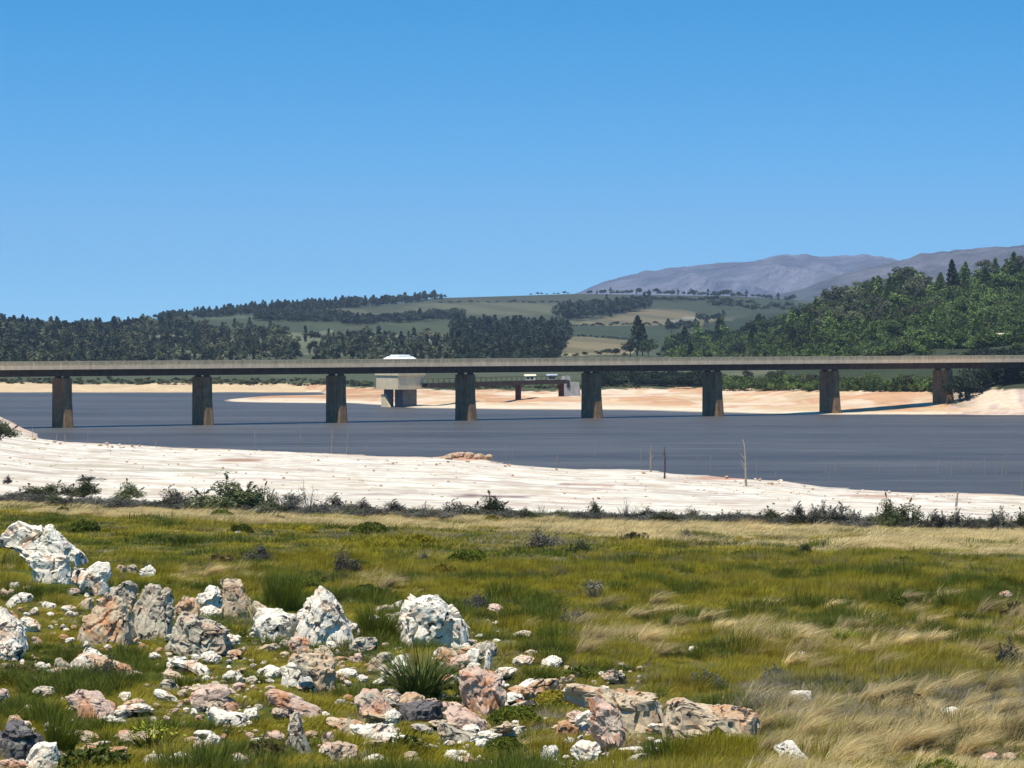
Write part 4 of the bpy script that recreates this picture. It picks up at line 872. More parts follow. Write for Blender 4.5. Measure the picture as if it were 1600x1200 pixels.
RK = [
 (a4([(-60, 260), (-40, 170), (60, 115), (130, 100), (180, 125), (320, 120), (400, 200), (490, 290), (575, 370), (540, 420), (440, 400), (300, 330), (180, 300), (60, 250)]), 'w', "large white slab with a dark crack crowning the outcrop at the left edge", .8),
 (a4([(155, 330), (220, 285), (330, 290), (430, 330), (470, 390), (440, 440), (370, 450), (290, 500), (230, 450), (180, 400)]), 'w', "pale rounded boulder tucked under the large cracked slab", .8),
 (a4([(440, 460), (460, 390), (540, 400), (610, 350), (680, 370), (690, 440), (660, 470), (690, 520), (640, 570), (600, 515), (550, 515), (500, 500)]), 'w', "knobbly pale rock at the lower right tip of the large cracked slab", .8),
 (a4([(715, 400), (740, 370), (785, 375), (785, 435), (730, 440)]), 'g', "small pale rock standing in grass right of the outcrop, leftmost of three", .8),
 (a4([(790, 380), (830, 368), (862, 385), (858, 432), (800, 430)]), 'g', "small grey rock, middle one of three beside the outcrop", .8),
 (a4([(868, 400), (900, 370), (940, 372), (975, 410), (975, 455), (925, 462), (880, 455)]), 'w', "small white rock, rightmost of three beside the outcrop", .8),
 (a4([(600, 640), (690, 570), (740, 500), (800, 478), (850, 495), (858, 590), (830, 660), (720, 680)]), 'g', "grey lichened rock behind the split tan boulder", .8),
 (a4([(510, 820), (540, 700), (590, 610), (680, 575), (790, 585), (805, 690), (845, 820), (800, 870), (700, 880), (600, 870)]), 't', "tan boulder split by a dark overhang, left of two standing side by side", .9),
 (a4([(835, 800), (850, 620), (865, 555), (920, 515), (990, 510), (1010, 545), (1080, 525), (1100, 570), (1085, 650), (1050, 840), (960, 850), (880, 840)]), 'g', "upright grey and pink boulder with a shaded right face, right of the split one", .9),
 (a4([(1085, 690), (1100, 600), (1140, 570), (1225, 585), (1255, 640), (1240, 720), (1130, 720)]), 't', "low tan rock behind the lichened ledge", .8),
 (a4([(1055, 860), (1085, 720), (1130, 660), (1240, 700), (1380, 745), (1460, 790), (1470, 850), (1400, 900), (1320, 960), (1240, 930), (1150, 890)]), 'g', "grey lichened ledge of broken stone right of the upright boulder", .8),
 (a4([(1262, 560), (1300, 490), (1350, 500), (1388, 560), (1385, 620), (1340, 640), (1290, 610)]), 'w', "small upright white stone leaning on the tall tan rock", .8),
 (a4([(1350, 660), (1405, 610), (1400, 520), (1360, 480), (1420, 458), (1500, 465), (1545, 560), (1580, 650), (1560, 700), (1480, 720), (1400, 700)]), 't', "tall tan rock with smooth face between the ledge and the white wedge", .85),
 (a4([(-70, 700), (-10, 630), (60, 690), (150, 760), (172, 850), (150, 920), (60, 930), (-60, 900)]), 'w', "white boulder mottled with black at the left edge below the outcrop", .9),
 (a4([(115, 715), (150, 688), (210, 710), (262, 760), (240, 790), (180, 780)]), 't', "tan stone lying right of the black mottled boulder", .8),
 (a4([(55, 500), (75, 478), (120, 482), (125, 520), (90, 545), (60, 530)]), 'w', "small white stone below the left outcrop, highest of its group", .8),
 (a4([(20, 630), (70, 560), (120, 545), (205, 555), (212, 600), (120, 610), (60, 655)]), 'w', "row of joined pale stone below the left outcrop", .7),
 (a4([(248, 620), (290, 598), (350, 615), (355, 650), (290, 660)]), 'w', "small white stone in grass between the left edge and the split boulder", .8),
 (a4([(478, 640), (530, 580), (590, 575), (585, 640), (530, 655)]), 't', "flat pale stone against the left foot of the split boulder", .8),
 (b4([(440, 190), (490, 150), (560, 108), (610, 108), (660, 150), (690, 190), (640, 245), (570, 250), (480, 215)]), 'w', "pinkish white boulder shaped like a low pyramid, below the split boulder", .9),
 (b4([(330, 200), (345, 160), (400, 165), (440, 205), (400, 230), (345, 225)]), 'g', "grey lichened stone left of the low pyramid rock", .8),
 (b4([(420, 440), (445, 375), (520, 358), (610, 362), (650, 420), (740, 440), (735, 490), (680, 545), (610, 525), (500, 510)]), 'p', "rounded pink boulder with a broken white tip, low on the left", .85),
 (b4([(-30, 370), (20, 335), (62, 355), (60, 400), (20, 410), (60, 450), (50, 490), (-30, 480)]), 'p', "pink stone cut off by the left edge", .8),
 (b4([(28, 570), (50, 515), (100, 510), (150, 545), (150, 600), (60, 610)]), 't', "pale yellow stone behind the dark grey boulder", .8),
 (b4([(-40, 640), (30, 570), (90, 545), (170, 565), (240, 620), (290, 680), (240, 740), (160, 800), (-40, 810)]), 'd', "dark grey weathered boulder in the bottom left corner", .9),
 (b4([(165, 760), (210, 690), (300, 685), (355, 680), (370, 750), (400, 830), (380, 880), (200, 880)]), 'w', "white stone with plum coloured patches beside the dark boulder", .8),
 (b4([(-30, 860), (0, 790), (90, 785), (180, 810), (190, 880), (-30, 890)]), 'p', "pinkish stone at the very bottom left under the dark boulder", .8),
 (b4([(480, 720), (550, 702), (650, 710), (820, 715), (832, 750), (770, 780), (770, 850), (600, 870), (490, 830)]), 't', "flat topped tan ledge at the bottom left of the picture", .8),
 (b4([(890, 860), (900, 780), (960, 745), (1040, 760), (1060, 870)]), 'g', "grey lichened stone at the bottom edge, right of the tan ledge", .8),
 (b4([(1060, 860), (1075, 760), (1130, 738), (1200, 770), (1280, 780), (1290, 860)]), 'w', "broken white stone at the bottom edge below the yellow plant", .8),
 (b4([(1405, 830), (1420, 770), (1480, 748), (1550, 770), (1590, 840), (1540, 880), (1440, 880)]), 'w', "round pale stone at the bottom edge left of centre", .9),
 (b4([(1185, 720), (1210, 670), (1250, 668), (1320, 740), (1280, 775), (1200, 750)]), 'p', "small pink stone above the round pale stone", .8),
 (b4([(1150, 385), (1230, 345), (1340, 325), (1475, 340), (1480, 360), (1400, 375), (1490, 450), (1470, 490), (1380, 460), (1290, 470), (1200, 430)]), 'p', "flat orange slab with a dark slot under it, left of centre", .8),
 (b4([(1265, 490), (1330, 460), (1420, 490), (1560, 500), (1590, 545), (1500, 560), (1430, 590), (1350, 545), (1300, 510)]), 'w', "white broken stone in front of the flat orange slab", .8),
 (b4([(990, 320), (1020, 288), (1070, 285), (1112, 330), (1100, 365), (1030, 360)]), 'g', "small grey pink stone above left of the flat orange slab", .8),
 (b4([(1385, 270), (1430, 240), (1510, 235), (1518, 275), (1490, 325), (1450, 290), (1400, 295)]), 'w', "small white crooked stone above the flat orange slab", .8),
 (b4([(1020, 180), (1100, 163), (1230, 172), (1300, 210), (1340, 250), (1300, 265), (1200, 200), (1060, 195)]), 'w', "thin pale slab lying below the lichened ledge", .8),
 (b4([(185, 30), (215, 12), (260, 40), (285, 85), (240, 90), (195, 60)]), 't', "small tan stone below the tan stone at the left", .8),
 (c4([(118, 470), (180, 420), (260, 388), (380, 400), (450, 420), (465, 450), (410, 520), (380, 560), (330, 585), (240, 540), (160, 500)]), 'w', "white wedge shaped rock with a dark seam, left of the tall white peak", .9),
 (c4([(405, 540), (440, 470), (470, 410), (485, 320), (520, 262), (560, 255), (620, 300), (680, 380), (690, 430), (750, 480), (768, 530), (740, 570), (620, 580), (600, 600), (540, 612), (470, 590)]), 'w', "tall white peaked boulder, the highest of the near rocks", .9),
 (c4([(355, 580), (390, 545), (470, 540), (530, 590), (480, 640), (400, 635)]), 'p', "small rusty stone under the left foot of the tall white peak", .8),
 (c4([(150, 420), (165, 325), (220, 350), (285, 390), (220, 410), (180, 440)]), 't', "small tan wedge behind the white wedge shaped rock", .8),
 (c4([(1030, 470), (1045, 350), (1090, 305), (1160, 285), (1250, 308), (1330, 380), (1390, 470), (1425, 530), (1370, 560), (1360, 620), (1290, 610), (1230, 590), (1130, 575), (1045, 550)]), 'w', "white domed boulder with black streaks right of the tall peak", .9),
 (c4([(965, 360), (1000, 340), (1045, 325), (1040, 400), (990, 400)]), 'w', "small white stone touching the left of the white domed boulder", .8),
 (d4([(205, 320), (210, 260), (250, 212), (300, 203), (360, 235), (425, 290), (430, 340), (330, 350), (240, 350)]), 'w', "half round white boulder below the wedge rock", .85),
 (d4([(240, 150), (300, 150), (420, 165), (540, 180), (545, 220), (530, 340), (490, 400), (430, 330), (360, 240), (280, 205), (245, 190)]), 't', "brown flaking slab behind the half round white boulder", .8),
 (d4([(615, 190), (625, 152), (680, 148), (705, 190), (660, 215)]), 'p', "small orange stone right of the brown slab", .8),
 (d4([(700, 215), (740, 170), (785, 165), (810, 200), (760, 250), (720, 245)]), 't', "small tan stone left of the strappy plant", .8),
 (d4([(110, 400), (130, 362), (200, 355), (280, 385), (340, 420), (420, 450), (485, 485), (410, 520), (330, 510), (270, 460), (180, 440)]), 'p', "orange arched stone lying left of centre below the half round boulder", .8),
 (d4([(245, 660), (260, 560), (250, 490), (320, 480), (340, 600), (380, 670), (420, 740), (350, 720), (280, 690)]), 'g', "thin grey white rock trailing down below the orange arched stone", .8),
 (d4([(640, 400), (700, 350), (760, 350), (830, 440), (905, 530), (880, 560), (760, 550), (690, 540), (640, 470)]), 'p', "pink slab leaning right in front of the strappy plant", .8),
 (d4([(655, 600), (700, 555), (800, 545), (895, 565), (900, 620), (860, 670), (760, 640), (680, 650)]), 'w', "pale blocky stone under the leaning pink slab", .85),
 (d4([(845, 465), (900, 430), (1000, 425), (1130, 412), (1140, 450), (1120, 530), (1000, 545), (940, 540), (900, 500)]), 'd', "dark sided flat rock below the strappy plant", .9),
 (d4([(1215, 260), (1260, 215), (1330, 225), (1390, 270), (1470, 290), (1495, 330), (1480, 420), (1420, 500), (1370, 515), (1300, 470), (1240, 380)]), 'p', "large pink boulder with a dark right side right of the strappy plant", .95),
 (d4([(1245, 190), (1270, 130), (1320, 112), (1350, 145), (1330, 195), (1280, 225)]), 'w', "small pale stone perched behind the large pink boulder", .8),
 (d4([(1365, 220), (1385, 120), (1410, 100), (1415, 160), (1400, 260), (1375, 270)]), 'w', "thin white splinter of rock behind the large pink boulder", .8),
 (d4([(1130, 470), (1170, 440), (1260, 460), (1340, 510), (1415, 560), (1350, 595), (1240, 600), (1150, 570)]), 'p', "smooth pink stone in front of the large pink boulder", .85),
 (d4([(1080, 510), (1110, 540), (1170, 580), (1260, 600), (1345, 605), (1340, 650), (1260, 665), (1160, 640), (1100, 590)]), 'g', "curved grey stone in front of the smooth pink stone", .8),
 (d4([(480, 700), (500, 650), (590, 655), (665, 690), (660, 740), (640, 800), (540, 800)]), 'g', "grey white stone near the bottom centre left", .8),
 (d4([(640, 790), (700, 730), (790, 722), (825, 755), (760, 800), (700, 815)]), 'w', "low white stone at the bottom centre left", .8),
 (d4([(1125, 730), (1150, 698), (1210, 695), (1243, 730), (1220, 770), (1150, 765)]), 'w', "small bright white cube like stone at the bottom centre", .8),
 (d4([(438, 640), (450, 600), (510, 595), (525, 640), (490, 670)]), 'p', "small pink stone left of the pale blocky stone", .8),
 (d4([(525, 570), (545, 512), (600, 515), (660, 590), (640, 625), (570, 600)]), 't', "brown stone between the orange arch and the leaning pink slab", .8),
 (e4([(30, 240), (60, 220), (130, 225), (190, 185), (290, 185), (330, 240), (300, 270), (210, 250), (120, 290), (40, 270)]), 't', "left end block of the long rock ridge right of centre", .8),
 (e4([(290, 190), (440, 225), (600, 245), (820, 280), (850, 330), (830, 440), (700, 470), (620, 450), (540, 400), (450, 330), (310, 300)]), 't', "left half of the long low rock ridge", .6),
 (e4([(760, 285), (900, 288), (1060, 310), (1200, 325), (1262, 365), (1240, 430), (1320, 465), (1200, 510), (1130, 470), (1050, 400), (1000, 450), (860, 450), (780, 430)]), 't', "right half of the long low rock ridge ending in broken blocks", .6),
 (e4([(415, 300), (440, 275), (500, 290), (570, 340), (605, 420), (610, 530), (590, 565), (540, 510), (460, 450), (425, 390), (480, 340)]), 'p', "pinkish rock in front of the left half of the ridge", .7),
 (e4([(268, 440), (280, 390), (320, 388), (380, 430), (385, 468), (330, 475), (285, 470)]), 't', "small cream stone left of the ridge", .8),
 (e4([(625, 545), (680, 517), (760, 517), (812, 545), (780, 570), (680, 570)]), 'w', "flat white and rust stone below the ridge", .8),
 (e4([(1312, 570), (1335, 510), (1370, 482), (1410, 480), (1440, 520), (1470, 560), (1525, 585), (1515, 615), (1420, 625), (1330, 600)]), 'w', "white knobbly stone with a dark hole at the bottom right, apart from the others", .85),
 (e4([(900, 480), (940, 445), (985, 445), (1022, 490), (980, 505), (920, 505)]), 't', "small cream stone under the middle of the ridge", .8),
 (e4([(925, 590), (960, 572), (1040, 578), (1050, 600), (940, 610)]), 't', "thin flat stone at the bottom edge below the ridge", .8),
 (e4([(195, 560), (215, 510), (270, 505), (292, 560), (260, 615), (205, 615)]), 'w', "white stone at the bottom edge right of centre", .8),
 (e4([(-30, 440), (20, 405), (90, 415), (118, 450), (60, 465), (-10, 470)]), 'w', "low white stone right of the curved grey stone", .8),
 (e4([(350, 500), (400, 480), (470, 500), (500, 530), (450, 560), (370, 540)]), 't', "cream stone between the bottom edge and the ridge", .8),
 (A([(100, 800), (130, 780), (230, 790), (250, 870), (110, 890)], 1200, 850, 3.4275), 'w', "broken pale stone in dry scrub right of the ridge", .7),
]
for i, (P_, mt, lb, dp) in enumerate(RK): rock(P_, mt, lb, 40+i, dp)
# smaller stones: a few shapes, many stones
def stone_mesh(seed, mt):
    V = ICO3[0].copy()*np.array([1, .8, .62]); V = carve(V, 1.0, seed, .8, 16); return mesh_np("stone", V*.5, ICO3[1], RM[mt])
STN = [stone_mesh(500+i, 'wwtwpgwt'[i % 8]) for i in range(14)]
TANS = [m_ for m_ in STN if m_.materials[0] in (RM['t'], RM['p'])]
def stone(x, y, wpx, label, group, lo=30, hi=420, name="stone", kinds=None):
    X, Y, z = place(x, y, lo, hi); s = wpx/F*Y
    o = link(name, R.choice(kinds or STN), None, (X, Y, z+s*.22)); o.scale = (s, s, s*R.uniform(.7, 1.2)); o.rotation_euler = (J(.3), J(.3), R.random()*6.28)
    rocks_px.append((x-wpx/2, x+wpx/2, y-wpx*.4, y+2)); return tag(o, label, "rock", group)
n_ = 0
while n_ < 172:
    x = R.uniform(-5, 980); y = R.uniform(925, 1204)
    if y < 960 and x > 400: continue
    if x > 780 and y < 1040: continue
    if R.random() > np.interp(x, [0, 700, 980], [.9, 1, .5]): continue
    n_ += 1
    w_ = R.choice([13, 16, 20, 24, 30, 38, 46])*R.uniform(.8, 1.2); o = stone(x, y, w_, "x", "small stones among the boulders")
    cw = {'w': 'white', 't': 'tan', 'p': 'pinkish', 'g': 'grey'}[[k for k, v in RM.items() if v == o.data.materials[0]][0]]
    dw = ("at the left edge" if x < 140 else "below the split boulder" if x < 300 else "left of the tall white peak" if x < 450 else "near the white peak and dome" if x < 640 else "around the pink boulders" if x < 790 else "around the long rock ridge")
    o["label"] = "%s %s stone in the grass %s, %s" % ("tiny" if w_ < 15 else "small" if w_ < 27 else "fist shaped larger", cw, dw, "far row" if y < 1010 else "middle row" if y < 1110 else "front row")
for x, y, w_, lb in [(830, 1028, 22, "white stone in the field above the left end of the ridge"), (1083, 1023, 20, "bright white stone in the field above the middle of the ridge"), (1296, 1018, 20, "white stone in the field right of centre beside tan grass"), (1345, 1023, 20, "flat white stone in the field, right of two close together"),
                     (1253, 1028, 16, "small round white stone in the field left of the yellow bush"), (1490, 1022, 14, "tiny pinkish stone in the field at the right"), (1532, 1024, 12, "tiny cream stone at the right below the green field"), (1485, 1130, 44, "pink flat stone lying in grey scrub at the lower right"),
                     (1575, 1192, 26, "white stone in the bottom right corner"), (1545, 1193, 30, "grey stone beside the white one in the bottom right corner"), (1570, 942, 28, "flat pale stone in the green field at the right edge"), (275, 834, 8, "left of two tiny white stones behind the outcrop"), (372, 836, 10, "right of two tiny white stones behind the outcrop")]:
    stone(x, y, w_, lb, None)
for k in range(78):
    while True:
        x = R.uniform(60, 1180); y = R.uniform(985, 1203)
        if not (x > 830 and y < 1100) and not (x < 240 and y < 1040): break
    w_ = R.uniform(26, 62); o = stone(x, y, w_, "low angular slab of broken rock half buried in the grass %s" % ("at the lower left" if x < 380 else "around the strappy plant" if x < 760 else "around the rock ridge"), "low broken slabs between the boulders", name="broken_rock")
    o.scale = (o.scale[0], o.scale[1]*.8, o.scale[2]*.5)
def rubble():
    n = 1900; x = rng.uniform(-150, 1020, n); y = rng.uniform(925, 1215, n); k = ~((y < 965) & (x > 380)) & ~((x > 790) & (y < 1045)) & (fbm(x/60, y/25, 3, 91) > .42)
    x, y = x[k], y[k]; P_, S_, R_, I_ = [], [], [], []
    for a, b_ in zip(x, y):
        X, Y, z = place(round(a/3)*3, b_, 30, 420); X = pX(a, Y); s_ = rng.choice([6, 8, 10, 13, 18])*rng.uniform(.7, 1.2)/F*Y
        P_.append((X, Y, z+s_*.35)); S_.append((s_, s_*rng.uniform(.7, 1), s_*rng.uniform(.6, 1.1))); R_.append((rng.normal()*.4, rng.normal()*.4, rng.random()*6.28)); I_.append(int(rng.integers(0, 14)))
        rocks_px.append((a-5, a+5, b_-4, b_+2))
    for k in range(1500):      # broken bits out on the sand
        x = rng.uniform(-100, 1700); y = np.interp(x, [0, 700, 1200, 1600], [682, 716, 756, 782])+rng.random()**1.6*np.interp(x, [0, 700, 1600], [85, 75, 30])
        if vnoise(np.array([x/45]), np.array([y/7]), 95)[0] < .45: continue
        X, Y, z = place(round(x/5)*5, y, 172, 600); X = pX(x, Y); s_ = rng.choice([1.6, 2.2, 3, 4.5])*rng.uniform(.7, 1.2)/F*Y
        P_.append((X, Y, z+s_*.1)); S_.append((s_*1.2, s_, s_*.6)); R_.append((0, 0, rng.random()*6.28)); I_.append(int(rng.integers(0, 14)))
    gn_scatter("rubble", P_, R_, S_, I_, STN, "small broken rubble strewn through the grass between the boulders")
rubble()
for k in range(45):
    x = R.uniform(20, 1590); y = np.interp(x, [0, 700, 1200, 1600], [700, 722, 762, 788])+R.random()**1.3*np.interp(x, [0, 700, 1600], [60, 65, 24])
    stone(x, y, R.uniform(2.5, 6), "small loose stone lying out on the white sand", "loose stones on the white sand", 170, 560, kinds=TANS)
for k in range(26):
    u_ = R.uniform(-1, 1); stone(730+34*u_, 718-(1-abs(u_))*R.uniform(1, 9), R.uniform(7, 15), "stone in the orange rock pile on the near shoreline", "rocks of the shoreline pile", 300, 520, kinds=TANS)
for k in range(40):
    x = R.choice([R.uniform(40, 240), R.uniform(40, 1100), R.uniform(1120, 1270)]); yb = np.interp(x, S_x, S_y)+R.uniform(1.5, 9)
    stone(x, yb, R.uniform(3, 8), "small stone scattered along the near waterline", "stones along the near waterline", 250, 600, kinds=R.choice([STN, TANS]))

# ------------------------------------------------------------------ shrubs and plants
def shrub_mesh(kind, seed):
    r = np.random.default_rng(seed)
    n = {'green': 4500, 'dusky': 3200, 'grey': 2600, 'twig': 300}[kind]; nl = 13; cs = []
    for k in range(nl):
        a = r.random()*6.283; q = r.random()**.6*.42; cs.append((math.cos(a)*q, math.sin(a)*q*.8, .12+(.75-q*1.1)*r.random(), .11+.13*r.random()))
    cs = np.array(cs); i = r.integers(0, nl, n); d = r.normal(size=(n, 3)); d /= np.linalg.norm(d, axis=1)[:, None]
    p = cs[i, :3]+d*(cs[i, 3]*r.random(n)**.4)[:, None]; p[:, 2] = np.abs(p[:, 2])
    # spiky shoots
    m_ = int(n*.12); k = r.integers(0, nl, m_); tt = r.random(m_); p[:m_] = cs[k, :3]+np.stack([.10*tt*np.sin(k*7.), .05*tt*np.cos(k*5.), cs[k, 3]+.15*tt], 1)+r.normal(size=(m_, 3))*.012
    V, Fq = cards(p, {'green': .020, 'dusky': .019, 'grey': .019, 'twig': .012}[kind], seed, 1.5)
    fol = mesh_np("foliage", V, Fq, {'green': L_shr, 'dusky': L_pur, 'grey': L_gry, 'twig': L_gry}[kind])
    mb = MB(); q = random.Random(seed)
    for c_ in cs:
        mb.tube([(0, 0, -.05), (c_[0]*.5+q.uniform(-.03, .03), c_[1]*.5, c_[2]*.55), (c_[0], c_[1], c_[2]+c_[3]*.8), (c_[0]+q.uniform(-.06, .08), c_[1], c_[2]+c_[3]+.16)], [.012, .009, .005, .002], 4)
        for _ in range(3): mb.tube([(c_[0]*.6, c_[1]*.6, c_[2]*.6), (c_[0]*.8+q.uniform(-.16, .16), c_[1], c_[2]+q.uniform(.05, .3))], [.006, .002], 4)
    me = bpy.data.meshes.new("branches"); me.from_pydata(mb.v, [], mb.f); me.materials.append(M_deadw if kind in ('twig', 'grey') else M_bark)
    return fol, me
SH = {k: [shrub_mesh(k, 600+10*j+i) for i in range(3)] for j, k in enumerate(('green', 'dusky', 'grey', 'twig'))}
def shrub(x, y, w_, h_, kind, label, group=None, lo=30, hi=520, name="shrub"):
    X, Y, z = place(x, y, lo, hi); s = Y/F
    if lo < 100 and 760 < y < 838: z += 3*s; h_ *= 1.0 if w_ > 80 else 1.15; w_ *= 1.35
    r = empty(name, (X, Y, z), label, "shrub", group, R.random()*.8); r.scale = (w_*s*1.05, w_*s*.8, h_*s*1.05)
    f, b_ = R.choice(SH[kind]); link("foliage", f, r); link("branches", b_, r); return r
SB = [(12, 757, 22, 14, 'dusky', "small dusky bush alone on the white sand at the far left"),
 (45, 782, 60, 18, 'green', "low green bush at the left end of the row along the sand"),
 (85, 780, 50, 20, 'green', "second low green bush from the left end of the row along the sand"),
 (140, 753, 46, 10, 'dusky', "flat dark dead bush lying on the white sand, left of centre"),
 (130, 780, 46, 26, 'green', "green bush directly below the flat dark one"),
 (198, 785, 42, 26, 'green', "small green bush between the flat dark one and the purple bush"),
 (278, 797, 56, 30, 'dusky', "purple brown bush left of the tallest green bush"),
 (353, 803, 92, 60, 'green', "tallest green bush in the row along the edge of the sand"),
 (410, 802, 34, 34, 'green', "narrow bush hugging the right side of the tallest green bush"),
 (452, 803, 50, 30, 'grey', "grey green bush left of the dead twiggy one"),
 (481, 808, 46, 46, 'twig', "dead twiggy grey bush right of the tallest green bush"),
 (520, 805, 50, 26, 'dusky', "dark bush right of the dead twiggy one"),
 (565, 808, 46, 22, 'dusky', "low dusky bush behind the left of the central field"),
 (612, 810, 56, 22, 'dusky', "low dusky bush just left of the gap in the row"),
 (670, 812, 38, 20, 'dusky', "small dusky bush left of the long central bush"),
 (722, 813, 60, 26, 'dusky', "left part of the long central bush, purple grey"),
 (765, 813, 56, 32, 'green', "green right part of the long central bush"),
 (807, 815, 34, 14, 'dusky', "tiny dark bush right of the long central bush"),
 (845, 815, 34, 22, 'twig', "bare twiggy bush right of the long central bush"),
 (927, 814, 24, 24, 'green', "small blue green sapling alone near the middle of the row"),
 (980, 816, 40, 26, 'twig', "bare twiggy bush between the sapling and the round dark bush"),
 (1018, 817, 46, 18, 'dusky', "low dusky bush left of the round dark bush"),
 (1085, 818, 28, 20, 'dusky', "small round dark bush on the sand right of centre"),
 (1138, 820, 38, 14, 'dusky', "low dark bush right of the round one"),
 (1200, 821, 44, 20, 'green', "low green bush with dry stems, right of centre"),
 (1246, 824, 38, 30, 'dusky', "dark leaning bush right of centre"),
 (1282, 825, 44, 34, 'grey', "grey bush, left of two tall ones close together"),
 (1318, 826, 50, 36, 'grey', "grey green bush, right of two tall ones close together"),
 (1358, 827, 34, 18, 'dusky', "low dark bush left of the tall green one at the right"),
 (1385, 829, 40, 42, 'green', "tall spiky green bush at the right"),
 (1416, 829, 42, 36, 'green', "broad green bush beside the spiky one at the right"),
 (1458, 831, 44, 26, 'dusky', "dark bush fourth from the right end of the row"),
 (1488, 832, 44, 30, 'grey', "grey bush third from the right end of the row"),
 (1524, 833, 38, 22, 'dusky', "low dusky bush second from the right end of the row"),
 (1562, 834, 46, 34, 'grey', "grey green bush at the right end of the row"),
 (1595, 834, 40, 28, 'green', "green bush cut off by the right edge"),
 (542, 900, 60, 42, 'dusky', "purple dead looking bush in the green field above the tall white peak"),
 (690, 896, 36, 15, 'green', "small dark green cushion bush in the middle of the field"),
 (662, 882, 30, 18, 'dusky', "small dark bush beside the dark green cushion bush"),
 (850, 860, 70, 34, 'dusky', "wide grey purple bush in the field below the sand"),
 (905, 868, 50, 24, 'green', "dark green bush right of the wide grey purple one"),
 (1072, 848, 34, 18, 'dusky', "dark bush at the edge of the tan grass"),
 (1257, 868, 36, 18, 'green', "round green bush among the tan grass at the right"),
 (405, 880, 50, 30, 'dusky', "dusky bush behind the dark reed clump"),
 (745, 965, 50, 44, 'grey', "grey green bush right of the white domed boulder"),
 (900, 985, 60, 34, 'grey', "grey bush in the field above the ridge"),
 (1255, 925, 22, 16, 'dusky', "small dark bush in the right of the field, left of two"),
 (1288, 928, 26, 14, 'dusky', "small dark bush in the right of the field, right of two"),
 (1333, 972, 30, 18, 'dusky', "dark bush behind the bright yellow green one"),
 (1575, 1060, 70, 60, 'grey', "tall grey bush at the right edge"),
 (1215, 1075, 60, 40, 'grey', "grey bush in dry scrub above the right end of the ridge"),
 (1105, 1085, 70, 40, 'grey', "blue grey bush just behind the ridge"),
 (1040, 1085, 40, 22, 'grey', "small pale bush behind the middle of the ridge"),
 (165, 1075, 60, 50, 'grey', "thin grey bush between the pyramid rock and the pink boulder"),
 (-4, 688, 66, 34, 'green', "green bush on the sand bank at the left edge by the water")]
for a_ in SB: shrub(*a_[:5], a_[5], None if a_[1] > 860 or a_[1] < 740 else "bushes along the edge of the sand")
for k in range(230):
    x = R.uniform(0, 1600); y = np.interp(x, [0, 250, 600, 1000, 1600], [784, 796, 808, 815, 830])+R.uniform(-1, 5)
    shrub(x, y, R.uniform(22, 46), R.uniform(8, 15), R.choice(['dusky', 'grey', 'green', 'grey']), "low tangled bush along the edge of the sand "+("below the pier line "+over(x)).replace("below the pier line ", ""), "low bushes along the edge of the sand")
def tuft_thing(name, x, y, w_, h_, mat, label, n=260, wd=.012, lean=.5, curl=1.4, windx=.15, segs=5, seed=0, extra=None, cat="plant"):
    X, Y, z = place(x, y, 30, 420); s = Y/F; H = h_*s
    V, Fq = blades(n, H*1.1, w_*s*.22, wd, lean, curl, seed, windx=windx, segs=segs)
    if extra is None: o = link(name, mesh_np(name, V, Fq, mat), None, (X, Y, z)); return tag(o, label, cat)
    r = empty(name, (X, Y, z), label, cat); link("leaves", mesh_np("leaves", V, Fq, mat), r)
    rr = np.random.default_rng(seed); q = rr.normal(size=(extra[1], 3))*np.array([w_*s*.2, w_*s*.15, H*.12])+np.array([0, 0, H*.75])
    V, Fq = cards(q, .022, seed, 1.2); link("flowers", mesh_np("flowers", V, Fq, extra[0]), r); return r
tuft_thing("reed_clump", 440, 962, 105, 75, GD, "tall dark reed clump behind the white wedge shaped rock", 900, .012, .30, 1.5, .1, seed=701)
tuft_thing("reed_clump", 590, 1000, 110, 72, GD, "green reed clump between the tall white peak and the domed boulder", 700, .014, .5, 1.4, .1, seed=702)
tuft_thing("strappy_plant", 655, 1100, 110, 100, L_strap, "strappy dark green plant with arching leaves in front of the domed boulder", 420, .034, .85, 1.5, .0, segs=7, seed=703)
tuft_thing("yellow_plant", 240, 1178, 80, 48, L_yel, "yellow green leafy plant low on the left", 190, .030, .9, 1.3, .0, seed=704, extra=(L_yel, 220))
tuft_thing("yellow_bush", 1318, 1008, 44, 30, L_yel, "bright yellow green cushion plant in the field at the right", 500, .014, .6, 1.4, .1, seed=705)
tuft_thing("grass_clump", 95, 1180, 90, 70, GD, "tall green grass clump between the dark boulder and the pink boulder", 600, .012, .4, 1.6, .15, seed=706)
tuft_thing("flower_bush", 928, 938, 34, 28, GG, "small bush with cream flowers in the middle of the field", 200, .01, .6, 1.2, .05, seed=707, extra=(L_crm, 260))
for i, (x, y, w_, h_, lb) in enumerate([(1408, 950, 34, 28, "pale tan grass plume in the field, left of two at the right"), (1462, 948, 44, 30, "pale tan grass plume in the field, right of two at the right"), (600, 925, 50, 26, "tan grass tuft leaning right above the white domed boulder"), (1030, 940, 26, 18, "small tan grass tuft in the middle of the field"), (1190, 952, 26, 18, "small tan grass tuft right of the middle of the field"),
                        (1570, 1165, 70, 70, "tall golden grass plume in the lower right corner"), (1540, 1095, 40, 56, "curving pale grass plume above the golden one"), (1500, 1190, 80, 50, "golden grass leaning right at the bottom right edge"), (1400, 1185, 90, 60, "wide tan grass clump at the bottom right"), (325, 905, 60, 26, "pale grass clump behind the tall tan rock"), (1000, 1015, 60, 40, "tan grass clump leaning right in the field above the ridge"), (905, 1030, 60, 40, "yellow grass clump above the left half of the ridge")]):
    tuft_thing("grass_plume", x, y, w_*.7, h_*1.25, GT, lb, 420, .008 if y > 1000 else .014, .3, 1.8, .85, seed=720+i, cat="grass")
